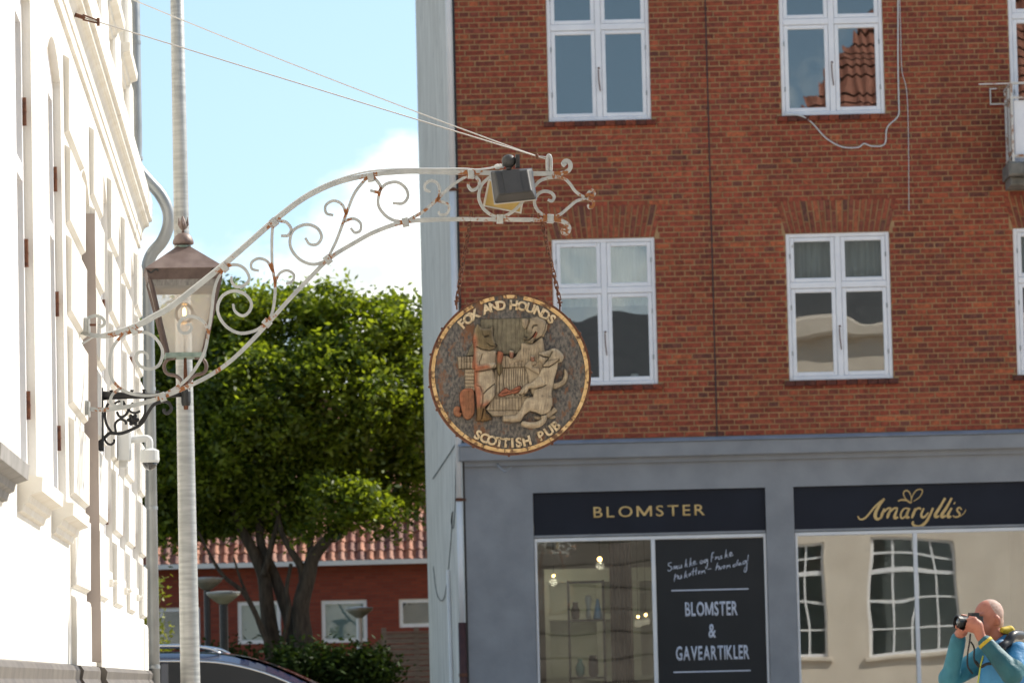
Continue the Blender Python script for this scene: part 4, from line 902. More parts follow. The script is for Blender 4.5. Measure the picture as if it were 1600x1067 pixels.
for (d0, d1) in [(-44, -27.5), (-21.5, -10.5), (-3.5, 6.5), (11.5, 45), (45.3, 78), (78.3, 112), (112.3, 128), (128.4, 150), (150.5, 168), (168.6, 185), (185.6, 201), (201.6, 218), (218.6, 236), (236.5, 268), (268.4, 292), (292.5, 315.8)]:
    m = MB(); n = max(3, int(abs(d1 - d0) / 2.5))
    for k in range(n):
        a, b = [math.radians(90 - (d0 + (d1 - d0) * t / n)) for t in (k, k + 1)]
        r0, r1 = RO * .928, RO * .972; P = lambda r, y, t: (r * math.cos(t), y, r * math.sin(t))
        m.quad(P(r0, -.022, a), P(r0, -.022, b), P(r0, -.029, b), P(r0, -.029, a)); m.quad(P(r0, -.029, a), P(r0, -.029, b), P(r1, -.031, b), P(r1, -.031, a)); m.quad(P(r1, -.031, a), P(r1, -.031, b), P(r1, -.022, b), P(r1, -.022, a))
        if k == 0: m.quad(P(r0, -.022, a), P(r1, -.022, a), P(r1, -.031, a), P(r0, -.029, a))
        if k == n - 1: m.quad(P(r0, -.022, b), P(r1, -.022, b), P(r1, -.031, b), P(r0, -.029, b))
    m.build('gilt_ring_piece', gilt, sg)
for d in (2, 30, 49, 61, 90, 112, 124, 150, 182, 208, 222, 245, 262, 285, 305, 330):
    a = math.radians(90 - d); m = MB().sphere((RO * 1.006 * math.cos(a), -.006, RO * 1.006 * math.sin(a)), .0065, 8, 6); m.build('rim_bolt', M['rust'], sg)
cream_l = pmat('carved_letter', (0.58, 0.44, 0.26), (0.74, 0.60, 0.40), scale=40, rough=.75, stain=(.12, .085, .05), stain_scale=45, stain_pos=(.54, .66), bump=.002, bscale=90)
lcache = {}
def letter(ch, ang, r, size, bottom=False):
    if ch not in lcache:
        me = text_mesh(ch, 1.0, ext=0.0, off=.042); co = np.array([v.co for v in me.vertices]); cx = (co[:, 0].min() + co[:, 0].max()) / 2; cy = .345
        bm = bmesh.new(); bm.from_mesh(me)
        for v in bm.verts: v.co = Vector(((v.co.x - cx) * size, -.022, (v.co.y - cy) * size))
        rg = bmesh.ops.extrude_face_region(bm, geom=bm.faces[:])
        for e in rg['geom']:
            if isinstance(e, bmesh.types.BMVert): e.co.y = -.0325
        bmesh.ops.recalc_face_normals(bm, faces=bm.faces); bm.to_mesh(me); bm.free(); me.materials.clear(); me.materials.append(cream_l); lcache[ch] = me
    a = math.radians(ang)
    if not bottom: loc = (r * math.sin(a), 0, r * math.cos(a)); rot = a
    else: loc = (r * math.sin(a), 0, -r * math.cos(a)); rot = -a
    link('letter', lcache[ch], sg, loc=loc, rot=(0, rot, 0))
LS = .0635
for ch, an in zip('FOXANDHOUNDS', (-42.4, -36.2, -30.2, -18.6, -12.3, -6.0, 4.4, 11.6, 18.6, 26.0, 32.4, 38.6)): letter(ch, an, 107.5 * SPX, LS)
for ch, an in zip('SCOTTISHPUB', (-29, -23.0, -16.4, -10.2, -4.8, .6, 5.9, 12.6, 25.6, 33, 40.2)): letter(ch, an, 107.5 * SPX, LS, True)
# carved relief figures: rounded height fields from traced outlines
GR = .6
def seg_dist(X, Y, P, closed):
    D = np.full(X.shape, 1e9); n = len(P)
    for k in range(n if closed else n - 1):
        ax, ay = P[k]; bx, by = P[(k + 1) % n]; dx, dy = bx - ax, by - ay; l2 = dx * dx + dy * dy + 1e-12
        t = np.clip(((X - ax) * dx + (Y - ay) * dy) / l2, 0, 1); D = np.minimum(D, np.hypot(X - ax - t * dx, Y - ay - t * dy))
    return D
def inside(X, Y, P):
    I = np.zeros(X.shape, bool); n = len(P); j = n - 1
    for i in range(n):
        xi, yi = P[i]; xj, yj = P[j]
        c = ((yi > Y) != (yj > Y)) & (X < (xj - xi) * (Y - yi) / (yj - yi + 1e-12) + xi); I ^= c; j = i
    return I
def smooth2(P, sub=4): return [(q.x, q.y) for q in crom([Vector((a, b, 0)) for a, b in P], sub, True)]
def carve(name, layers, col, grooves=(), base=0.0, grain=.0012, tint=()):
    # layers: (outline, height m, rounding px, smooth?)   grooves: (polyline, width px, depth m)   tint: (outline, colour, softness px)
    xs = [p[0] for l in layers for p in l[0]]; ys = [p[1] for l in layers for p in l[0]]
    gx_ = np.arange(min(xs) - 2, max(xs) + 2, GR); gy_ = np.arange(min(ys) - 2, max(ys) + 2, GR); X, Y = np.meshgrid(gx_, gy_)
    H = np.full(X.shape, -1.0)
    for (o, h, r, smo) in layers:
        o = smooth2(o) if smo else o
        I = inside(X, Y, o); D = seg_dist(X, Y, o, True); t = np.clip(D / r, 0, 1)
        hh = h * (.45 + .55 * np.sqrt(np.clip(1 - (1 - t) ** 2, 0, 1))); H = np.where(I, np.maximum(H, hh), H)
    msk = H > 0
    for (g, w, d) in grooves: H = np.where(msk, H - d * np.exp(-(seg_dist(X, Y, g, False) / w) ** 2), H)
    NG = np.random.uniform(-1, 1, 400); NG2 = np.random.uniform(-1, 1, 900)
    wob = 3 * np.sin(Y * .05) + .8 * np.sin(Y * .19 + X * .05)
    gq = np.interp((X - X.min() + wob + 6) * 1.1, np.arange(400), NG) * .6 + np.interp((X - X.min() + wob + 6) * 2.6, np.arange(900), NG2) * .5
    H = np.where(msk, H + grain * gq, H)
    H = np.where(msk, base + 1.5 * np.maximum(H, .0015), -.004)
    C = np.zeros(X.shape + (3,)); C[:] = col
    for (o, c, s) in tint:
        o = smooth2(o); D = seg_dist(X, Y, o, True); I = inside(X, Y, o); w = np.clip(np.where(I, .5 + D / s / 2, .5 - D / s / 2), 0, 1)[..., None]; C = C * (1 - w) + np.array(c) * w
    C *= (1 + .22 * gq[..., None] + np.random.uniform(-.10, .10, X.shape)[..., None])
    for (g, w, d) in grooves: C *= (1 - min(.72, d * 130) * np.exp(-(seg_dist(X, Y, g, False) / (w * 1.15)) ** 2))[..., None]      # crease shade and dirt painted dark along the cuts
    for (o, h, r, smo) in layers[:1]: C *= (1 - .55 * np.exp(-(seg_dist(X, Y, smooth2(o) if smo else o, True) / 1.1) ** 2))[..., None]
    dil = msk.copy()
    dil[1:] |= msk[:-1]; dil[:-1] |= msk[1:]; dil[:, 1:] |= dil[:, :-1].copy(); dil[:, :-1] |= dil[:, 1:].copy()
    cell = dil[:-1, :-1] & dil[1:, :-1] & dil[:-1, 1:] & dil[1:, 1:]
    idx = -np.ones(X.shape, int); use = np.zeros(X.shape, bool)
    for a in (0, 1):
        for b in (0, 1): use[a:X.shape[0] - 1 + a, b:X.shape[1] - 1 + b] |= cell
    idx[use] = np.arange(use.sum())
    cx0, cz0 = sp(796.5, 584.5); ex = np.array(sp(797.5, 584.5)); ey = np.array(sp(796.5, 585.5))
    ux, uy = X[use] - 796.5, Y[use] - 584.5
    V = np.stack([ux * ex[0] + uy * ey[0], -.022 - H[use], ux * ex[1] + uy * ey[1]], 1)
    ii = np.argwhere(cell); a = idx[ii[:, 0], ii[:, 1]]; b = idx[ii[:, 0], ii[:, 1] + 1]; c = idx[ii[:, 0] + 1, ii[:, 1] + 1]; d = idx[ii[:, 0] + 1, ii[:, 1]]
    Fq = np.stack([a, d, c, b], 1)
    me = bpy.data.meshes.new(name); me.vertices.add(len(V)); me.vertices.foreach_set('co', V.ravel()); me.loops.add(Fq.size); me.loops.foreach_set('vertex_index', Fq.ravel()); me.polygons.add(len(Fq)); me.polygons.foreach_set('loop_start', np.arange(0, Fq.size, 4)); me.polygons.foreach_set('use_smooth', [True] * len(Fq))
    me.update(); me.validate()
    ca = me.color_attributes.new('Col', 'FLOAT_COLOR', 'POINT'); cc_ = np.ones((len(V), 4), np.float32); cc_[:, :3] = C[use]; ca.data.foreach_set('color', cc_.ravel())
    me.materials.append(M['carved']); return link(name, me, sg)
M['carved'] = pmat('weathered_carving', (.72, .70, .68), (1.12, 1.1, 1.05), scale=30, rough=.85, attr=True, stain=(.07, .06, .045), stain_scale=24, stain_pos=(.62, .76), bump=.0015, bscale=120)
WOOD = (.36, .295, .21); PALE = (.43, .36, .265); RED = (.34, .125, .065); OLV = (.17, .13, .07); HOOD = (.19, .17, .12)
def cap(path, r):
    L_, R_ = [], []
    for k, p in enumerate(path):
        a, b = path[max(0, k - 1)], path[min(len(path) - 1, k + 1)]; t = Vector((b[0] - a[0], b[1] - a[1])).normalized(); rr = r[k] if isinstance(r, (list, tuple)) else r
        L_.append((p[0] - t.y * rr, p[1] + t.x * rr)); R_.append((p[0] + t.y * rr, p[1] - t.x * rr))
    return L_ + R_[::-1]
carve('chimney_breast', [([(751, 499), (832, 497), (834, 553), (728, 557), (733, 545), (748, 520)], .007, 2, False)], HOOD, [([(x, 498), (x + random.uniform(-1, 1), 556)], .5, .0015) for x in range(756, 832, 7)])
carve('mantelpiece', [([(714, 557.5), (740, 557.5), (790, 556), (821, 566), (820, 575), (716, 577.5)], .014, 2.5, False)], WOOD, [([(x, 556), (x, 578)], .55, .004) for x in (721, 725, 729, 734, 789, 796, 803, 809, 814)] + [([(723, 567), (738, 566)], .5, .003)])
carve('fireplace_pier', [([(725.5, 577), (742, 577), (742, 612), (726, 608)], .011, 1.5, False)], WOOD, [([(725, y), (742, y)], .55, .004) for y in (583, 589, 594.5, 600, 605)])
carve('fireback', [([(772, 576.5), (823, 574), (830, 596), (818, 621), (770, 623)], .006, 2, False)], PALE, [([(x, 577), (x + random.uniform(-2, 2), 600), (x + random.uniform(-3, 3), 618)], .6, .004) for x in np.arange(777, 824, 3.6)])
carve('hearth', [([(770, 621), (828, 619), (818, 645), (812, 651), (768, 651), (758, 640)], .012, 2, False)], WOOD, [([(x, 622), (x, 642)], .5, .003) for x in range(765, 820, 5)] + [([(758, 642), (818, 642)], .6, .004), ([(770, 623.5), (826, 622)], .6, .003)])
carve('fire_logs', [([(777, 618), (783, 611), (790, 606), (797, 610), (804, 606), (813, 603), (813, 613), (804, 616), (796, 617), (784, 621)], .016, 3, True)], (.32, .12, .07), [([(784, 616), (800, 612), (810, 609)], .7, .004)])
carve('fox_tail', [([(717.8, 617.5), (721.6, 610), (731, 606.7), (739.4, 610), (741.2, 626.9), (741.2, 643.7), (737.5, 652), (730, 656.4), (723.4, 652), (721, 643.7), (717.8, 628.7)], .024, 7, True), ([(708.5, 641), (711, 636), (716, 635), (719.5, 639), (718, 644), (722, 646), (719, 651), (713, 651), (709, 647)], .018, 4, True)],
      (.33, .15, .08), [([(x, 612), (x + .8, 630), (x, 652)], .5, .0022) for x in np.arange(721, 741, 2.4)], tint=[([(716, 605), (723, 608), (722, 640), (716, 640)], RED, 5), ([(724, 604), (742, 606), (740, 612), (726, 611)], RED, 4)])
FOX = [(745, 506.9), (740.3, 515.3), (737.8, 530.3), (739.4, 546), (739, 565), (740, 577), (740.3, 589.4), (740, 603.4), (743, 625), (744, 636), (744, 657.8), (753.4, 659.7), (768.9, 656), (765.6, 649.4), (760, 645.6), (757.6, 637), (765.6, 628.7), (772.6, 619.4), (773, 602.5), (774, 594), (772, 583.7), (769.4, 577), (774, 567.8), (775, 559.4), (776, 550), (771, 547), (775, 542.5), (776.4, 539.7), (771.2, 532), (769.8, 524.7), (769.4, 508.7), (764.7, 514.4), (752.5, 514.4), (749.7, 510.6)]
HEADF = [(745, 506.9), (740.5, 516), (740, 530), (744, 543), (752, 547), (764, 549), (770, 547), (775.5, 542.5), (776.4, 539.7), (771.2, 532), (769.8, 524.7), (769.4, 508.7), (764.7, 514.4), (752.5, 514.4), (749.7, 510.6)]
THIGH = [(772.8, 601), (773, 619.4), (763.7, 631), (754.4, 638), (750, 637), (754, 628.7), (754.4, 616.6), (762, 608)]
carve('fox', [([p for p in FOX], .022, 7, False), (HEADF, .030, 6, False), (THIGH, .030, 6, True), (cap([(743, 577), (757, 575), (773, 571)], [5, 4.5, 4]), .034, 4, True), (cap([(746, 552), (742.5, 565), (743, 577)], [5, 5, 5]), .029, 4, True)], PALE,
      [(HEADF[3:7], .7, .006), ([(755, 616), (762, 609), (772, 601)], .7, .006), ([(751, 638), (754, 628), (754, 616), (750, 605), (744, 603)], .7, .004), ([(743, 582), (757, 580), (770, 577)], .7, .005), ([(753, 554), (748, 568), (749, 571)], .6, .004), ([(757.5, 527.5), (762, 526)], 1.3, .0058), ([(773, 539), (775, 540.5)], 1.3, .0055), ([(760, 538), (766, 542), (773, 543)], .6, .005), ([(752, 516), (753, 524), (757, 528)], .6, .003), ([(755, 640), (752, 655)], .9, .006), ([(750, 657), (751, 660)], .5, .003), ([(756, 657), (757, 660)], .5, .003)] + [([(737, y), (743, y + 1)], .5, .003) for y in (532, 535.5, 539, 542.5)],
      tint=[(HEADF, OLV, 4), ([(735, 528), (744, 530), (743, 560), (747, 572), (760, 571), (764, 577), (748, 582), (746, 600), (745, 612), (737, 612)], RED, 3), ([(742, 606), (748, 604), (753, 614), (752, 630), (760, 628), (764, 632), (752, 641), (742, 642)], (.36, .15, .09), 4), ([(742, 640), (758, 637), (770, 654), (768, 662), (742, 661)], (.17, .10, .04), 3)])
carve('fox_sleeve', [([(776.9, 550), (784.4, 551), (786, 555.6), (784, 567.8), (784.8, 579), (780, 588), (776, 581.8), (775, 567.8)], .030, 5, True)], OLV, [([(781, 570), (781, 584)], .6, .003)], tint=[([(774, 548), (788, 549), (785, 567), (775, 566)], RED, 3)])
carve('hound_tail', [(cap([(881.5, 578), (884, 586), (880, 597), (872, 602), (863, 604)], [2, 3.6, 4.4, 4.6, 4.6]), .016, 4, True)], WOOD)
carve('standing_hound', [([(815, 536), (831, 538), (846, 527.5), (851, 546), (853, 556), (846, 590), (846, 612), (832, 618), (826, 603), (823, 587), (819, 574), (816, 566), (802, 569), (794.7, 571), (790.5, 564), (793.7, 558), (802, 559), (808, 552), (812.5, 545)], .018, 6, True),
      ([(827.5, 498.4), (838.7, 495.6), (850, 501), (854.7, 507.8), (853.7, 516), (849, 526.5), (843.4, 528), (835, 531), (831, 537), (824.7, 535.5), (818, 533), (816.5, 529), (822, 521), (823, 513.4), (826.5, 504)], .026, 6, False), ([(815, 500), (820, 498.5), (825.5, 501), (825, 508), (822, 514), (818.5, 514.5), (816, 509)], .022, 4, True)], WOOD,
      [([(831, 514), (833, 510), (838, 509.5)], 1.0, .006), ([(819, 527), (822, 529)], 1.6, .0055), ([(818, 533), (826, 532.5), (832, 527), (836, 520)], .9, .009), ([(828, 535), (836, 530), (838, 522)], .6, .004), ([(831, 511), (829.5, 522)], .6, .003), ([(853, 502), (851, 514), (846, 526), (843, 528)], .6, .004), ([(816, 567), (808, 568)], .5, .003), ([(800, 563), (804, 562)], .5, .003)] + [([(x, 545), (x - 2, 572)], .5, .002) for x in np.arange(818, 846, 4)],
      tint=[([(816, 517), (829, 519), (828, 531), (816, 534)], (.17, .145, .095), 4), ([(831, 527), (837, 520), (838, 524), (834, 529)], (.30, .08, .04), 1.5)])
carve('hound_arm', [([(821, 568), (826.5, 563.5), (837, 565), (838, 571), (833, 574), (842, 575), (842, 587), (827.5, 580), (819, 574)], .026, 4, True)], WOOD, [([(832, 573), (838, 570)], .6, .004), ([(829, 568), (836, 568)], .5, .002), ([(829, 571), (836, 571)], .5, .002)])
for nm, P in (('beer_glass', [(794, 548), (803, 549), (801, 561), (796, 561)]), ('beer_glass', [(827, 556), (835.3, 556), (834.5, 567), (828, 566)])):
    carve(nm, [(P, .031, 3, False)], (.30, .15, .10), [([(P[0][0], P[0][1] + 3.2), (P[1][0], P[1][1] + 3.2)], .5, .002)], tint=[([(P[0][0] - 1, P[0][1] - 1), (P[1][0] + 1, P[1][1] - 1), (P[1][0] + 1, P[1][1] + 3), (P[0][0] - 1, P[0][1] + 3)], (.42, .36, .27), 1)])
H2 = [(841.5, 552.8), (846, 551), (857.5, 548), (864, 545), (874, 549), (880, 557.5), (877, 566), (869.7, 568), (863, 573.4), (853.7, 575.8), (847, 574), (846, 568), (841, 564), (841, 558)]
B2 = [(872.5, 562), (870, 578), (866, 592), (864, 602), (861.5, 615), (863, 626), (862.6, 634), (859, 643.7), (852, 648.4), (844, 649.4), (835, 645.6), (827.5, 643.7), (819, 649.4), (812.5, 659.7), (800, 660.6), (784, 658.7), (785, 650), (794, 649.4), (804, 649), (811.5, 641), (817, 628.7), (822, 622), (832, 620), (833, 609), (825.6, 608.6), (822, 615.6), (812.5, 618.4), (808.5, 615.6), (818, 602.5), (831, 597), (839.7, 587.5), (844.4, 577), (850, 566)]
carve('hound_foot', [(cap([(867.5, 639), (861, 645), (853, 651)], [4.2, 4.4, 3.6]), .014, 3, True), ([(858, 651), (866, 649), (867, 653), (860, 655)], .01, 2, True), ([(835, 650), (846, 652), (842, 656), (835, 655)], .01, 2, True)], WOOD)
carve('seated_hound', [(B2, .028, 8, False), (H2, .036, 6, True), (cap([(848, 646), (849, 656), (841, 663), (828, 664.5), (815, 662)], [4, 4.4, 4.8, 4.6, 3.6]), .026, 4, True), ([(833, 609), (825.6, 608.6), (822, 615.6), (812.5, 618.4), (808.5, 615.6), (818, 602.5), (831, 597), (843, 588), (852, 600), (846, 606)], .034, 5, False)], PALE,
      [([(842, 556), (848, 559), (855, 560)], 1.0, .009), ([(862, 551), (857, 560), (850, 569), (847, 573)], .7, .005), ([(847, 575), (857, 574.5), (866, 569), (872, 564)], .8, .008), ([(833, 609), (845, 606.5), (852, 603)], .8, .007), ([(863, 622), (857, 620)], .6, .003), ([(819, 650), (827, 644), (836, 646), (845, 650), (852, 648)], .8, .008), ([(867, 548), (868, 565)], .5, .003), ([(812, 618), (814, 613)], .5, .003), ([(817, 617), (819, 611)], .5, .003)] + [([(x, 580), (x - 1, 640)], .4, .0011) for x in np.arange(836, 864, 5)],
      tint=[([(855, 553), (862, 551), (858, 566), (850, 567)], (.24, .2, .14), 3)])
# ------------------------------------------------------------------ black scroll bracket and copper lantern
def milky(name):
    m = glass_mat(name, .10, tint=(.95, .945, .93), rough=.1); t = m.node_tree; o = t.nodes['Material Output']; old = o.inputs[0].links[0].from_socket
    tl = _n(t, 'ShaderNodeBsdfTranslucent'); tl.inputs[0].default_value = (.80, .78, .74, 1); df = _n(t, 'ShaderNodeBsdfDiffuse'); df.inputs[0].default_value = (.80, .78, .74, 1)
    a = _n(t, 'ShaderNodeMixShader'); a.inputs[0].default_value = .35; t.links.new(tl.outputs[0], a.inputs[1]); t.links.new(df.outputs[0], a.inputs[2])
    b = _n(t, 'ShaderNodeMixShader'); b.inputs[0].default_value = .34; t.links.new(old, b.inputs[1]); t.links.new(a.outputs[0], b.inputs[2]); t.links.new(b.outputs[0], o.inputs[0]); return m
LA = 1.9
LB = WM @ Vector((LA, 0, 0)); LBORG = Vector((LB.x, LB.y, 2.9))
def lp_(px, py, off=0.0):
    p = at_plane(px, py, LBORG + WD * off, WD) - LBORG
    return Vector((p.dot(WN), off, p.z))
lb_ = empty('lantern_bracket', LBORG, BRZ, 'black cast-iron scroll bracket carrying the copper lantern', 'bracket')
a_, b_ = lp_(157.5, 606), lp_(159.5, 705)
MB().cbox(-.03, a_.x + .012, -.03, .03, b_.z, a_.z, .004).build('wall_plate', M['dark'], lb_)
MB().tube([(a_.x, 0, lp_(165, 618).z), lp_(200, 618), lp_(240, 618.5), lp_(291, 616)], [.026, .018, .015, .013], 10).build('arm', M['dark'], lb_, smooth=True)
for (x, y) in ((174, 611), (206, 610.5), (225, 610), (246, 612)):
    p = lp_(x, y); MB().lathe([(.012, p.z - .02), (.007, p.z - .006), (.012, p.z + .004), (.001, p.z + .008)], 8, p.x, 0).build('spike', M['dark'], lb_)
for s, w in (([(160, 688), (166, 681), (172.6, 676.5), (187.8, 677.3), (204.6, 671.4), (221.5, 661.3), (231.6, 644.4), (240, 632.6), (252, 627.5), (260, 627.5), (266, 632), (267.5, 640), (261.7, 645.5), (256, 643), (256.5, 638.5)], .017), ([(169, 630), (165, 640), (164, 650), (166.5, 663), (174, 675)], .014), ([(181, 675), (180, 662), (187.8, 655), (196, 658), (197, 663)], .013),
             ([(182.7, 643), (186, 650), (192, 651), (198, 646), (202, 638), (208, 629)], .014), ([(163, 685), (167, 692), (173, 694.5), (178, 691), (178.5, 686)], .012), ([(227, 622), (226.6, 635), (225.7, 648), (217, 662)], .012), ([(190, 628), (196, 634), (204, 643), (212, 645), (219, 642)], .012), ([(176, 634), (183, 628), (192, 627), (196, 634)], .011)):
    MB().strip(crom([lp_(*p) for p in s], 5), w, .02).build('scroll', M['dark'], lb_)
p = lp_(208, 656); m = MB().sphere((p.x, 0, p.z), .026, 12, 8, (1, .6, 1))
for k in range(6): m.sphere((p.x + .024 * math.cos(k * 1.047), -.008, p.z + .024 * math.sin(k * 1.047)), .011, 8, 6)
m.build('rosette', M['dark'], lb_)
# lantern
LC = lp_(290, 600); lan = empty('copper_lantern', LBORG + WN * LC.x, BRZ + .06, 'old copper street lantern with clear panes and a lit bulb', 'lantern')
lz = lambda y: lp_(286, y).z
LX = lp_(287, 500).x - LC.x
HB, HT, HE = .098, .190, .216
zb, zt, ze, za = lz(553), lz(438), lz(424), lz(386)
def ring4(h, z): return [(LX * 0 + h * sx, h * sy, z) for sx, sy in ((-1, -1), (1, -1), (1, 1), (-1, 1))]
def frust(m, h0, z0, h1, z1):
    a, b = ring4(h0, z0), ring4(h1, z1)
    for k in range(4): m.quad(a[k], a[(k + 1) % 4], b[(k + 1) % 4], b[k])
m = MB(); frust(m, HE, ze, .03, za + .004); frust(m, HE, ze - .004, HE, ze); m.poly(ring4(HE, ze - .004)); m.poly(ring4(.03, za + .004)); m.build('roof', M['copper'], lan)
m = MB(); frust(m, HT + .006, zt - .012, HE - .006, ze - .005); m.build('eaves_band', M['copper_dark'], lan)
m = MB(); z2 = zt - .062
hx = lambda z: HB + (HT - HB) * (z - zb) / (zt - zb)
m = MB(); frust(m, hx(z2) - .002, z2, HT + .002, zt - .01)
m.build('upper_band', pmat('smoky_band', (.12, .115, .11), (.24, .23, .22), scale=9, rough=.4, stretch=(6, 6, 1)), lan)
for k in range(4):
    a, b = ring4(HB, zb)[k], ring4(HT, zt)[k]; MB().tube([a, b], .0125, 4).build('corner_post', M['copper_dark'], lan)
    a2_, b2_ = ring4(HB, zb)[(k + 1) % 4], ring4(HT, zt)[(k + 1) % 4]
    q = MB(); q.quad(a, a2_, b2_, b); q.build('pane', M['lantern_glass'] if 'lantern_glass' in M else M.setdefault('lantern_glass', milky('lantern_glass')), lan)
    c = ring4(HE - .012, ze - .012)[k]; MB().tube(crom([(c[0] * 1.0, c[1], c[2]), (c[0] * .9, c[1] * .98, c[2] - .012), (c[0] * .78, c[1], c[2] + .004), (c[0] * .7, c[1], c[2] - .004)], 4), .008, 6).build('corner_ornament', M['dark'], lan)
m = MB(); frust(m, HB + .012, zb - .022, HB + .012, zb); m.poly(ring4(HB + .012, zb)); m.poly(ring4(HB + .012, zb - .022)); m.build('base_frame', M['verd'], lan)
prof = [(.03, lz(391)), (.045, lz(387)), (.042, lz(384))]
MB().lathe(prof, 16).build('neck', M['verd'], lan)
MB().lathe([(.052, lz(382.5)), (.058, lz(381)), (.056, lz(376)), (.044, lz(369)), (.026, lz(365)), (.010, lz(364))], 20).build('dome_cap', M['copper'], lan, smooth=True)
MB().lathe([(.008, lz(366)), (.007, lz(360)), (.020, lz(356)), (.022, lz(352)), (.013, lz(344)), (.004, lz(339)), (.001, lz(337.5))], 12).build('finial', M['copper'], lan, smooth=True)
for k in range(3):
    a = k * 2.1 + 2.4; MB().tube([(.010 * math.cos(a), .010 * math.sin(a), lz(357)), (.026 * math.cos(a), .026 * math.sin(a), lz(350)), (.028 * math.cos(a), .028 * math.sin(a), lz(339))], [.008, .009, .001], 6).build('finial_leaf', M['copper'], lan)
for s in (-1, 1):
    P = [(s * .05, 0, zb - .02), (s * .095, 0, zb - .03), (s * .115, 0, zb - .065), (s * .10, 0, zb - .105), (s * .05, 0, zb - .12), (s * .022, 0, zb - .15), (s * .014, 0, zb - .20)]
    MB().tube(crom(P, 5), .010, 8).build('support_scroll', M['copper'], lan, smooth=True)
MB().tube([(0, 0, lz(640)), (0, 0, lz(612)), (0, 0, lz(600)), (0, 0, zb)], [.012, .022, .012, .007], 10).build('spigot', M['rust'], lan)
MB().lathe([(.022, lz(634)), (.027, lz(628)), (.027, lz(612)), (.02, lz(607))], 12).build('socket', M['dark'], lan)
MB().tube([(0, 0, zb), (0, 0, lz(520))], .008, 8).lathe([(.017, lz(522)), (.024, lz(518)), (.024, lz(508)), (.018, lz(505))], 12).build('lamp_holder', M['shop_frame'], lan)
MB().sphere((0, 0, lz(490)), .055, 18, 12, (1, 1, 1.1)).build('bulb', glass_mat('bulb_glass', .06, tint=(.97, .96, .94)), lan, smooth=True)
MB().sphere((0, 0, lz(488)), .010, 8, 8, (1, 1, 2.6)).build('filament', pmat('filament', (1, .6, .2), emit=(1, .52, .14), estr=14), lan, smooth=True)
# ------------------------------------------------------------------ tall galvanised lamp post
pb0 = at_y(297.5, 1067, 29.0); pt0 = at_y(276.5, 0, 29.0)
post = empty('lamp_post', (pb0.x, 29.0, 0), 0, 'tall galvanised steel lamp post beside the white building', 'lamp post')
dx = (pt0.x - pb0.x) / (pt0.z - pb0.z)
H_ = 8.0
MB().tube([(dx * z - dx * pb0.z, 0, z) for z in (0, 1.3, 3, 5, H_)], [.071, .069, .061, .051, .04], 24).build('shaft', M['galv'], post, smooth=True)
MB().box(-.028 - .03, -.028 + .03, -.0745, -.065, .6, 1.0).build('access_door', M['galv'], post)
MB().tube([(dx * H_, 0, H_), (dx * H_ + .1, 0, H_ + .3), (dx * H_ + .7, 0, H_ + .4)], .03, 10).build('outreach_arm', M['galv'], post)
MB().sphere((dx * H_ + .85, 0, H_ + .4), .2, 12, 8, (1.4, .7, .4)).build('lamp_head', M['galv'], post)
# ------------------------------------------------------------------ tree, hedge, red house and garden
def leaf_mat(name, c1, c2, tr=.35, gl=.03):
    m = bpy.data.materials.new(name); m.use_nodes = True; t = m.node_tree; nd = t.nodes; lk_ = t.links; nd.remove(nd['Principled BSDF']); o = nd['Material Output']
    oi = _n(t, 'ShaderNodeVertexColor', layer_name='Col'); r = _n(t, 'ShaderNodeMixRGB'); r.inputs[1].default_value = (*c1, 1); r.inputs[2].default_value = (*c2, 1); lk_.new(oi.outputs[0], r.inputs[0])
    d = _n(t, 'ShaderNodeBsdfDiffuse'); tl = _n(t, 'ShaderNodeBsdfTranslucent'); g = _n(t, 'ShaderNodeBsdfGlossy'); g.inputs['Roughness'].default_value = .5
    lk_.new(r.outputs[0], d.inputs[0])
    b = _n(t, 'ShaderNodeMixRGB', blend_type='MULTIPLY'); b.inputs[0].default_value = 1; b.inputs[2].default_value = (1.5, 1.4, .5, 1); lk_.new(r.outputs[0], b.inputs[1]); lk_.new(b.outputs[0], tl.inputs[0])
    m1 = _n(t, 'ShaderNodeMixShader'); m1.inputs[0].default_value = tr; lk_.new(d.outputs[0], m1.inputs[1]); lk_.new(tl.outputs[0], m1.inputs[2])
    m2 = _n(t, 'ShaderNodeMixShader'); m2.inputs[0].default_value = gl; lk_.new(m1.outputs[0], m2.inputs[1]); lk_.new(g.outputs[0], m2.inputs[2]); lk_.new(m2.outputs[0], o.inputs[0])
    return m
LEAF = leaf_mat('tree_leaf', (.035, .07, .012), (.30, .38, .04), .5); HLEAF = leaf_mat('hedge_leaf', (.02, .038, .012), (.045, .075, .02), .2, .008)
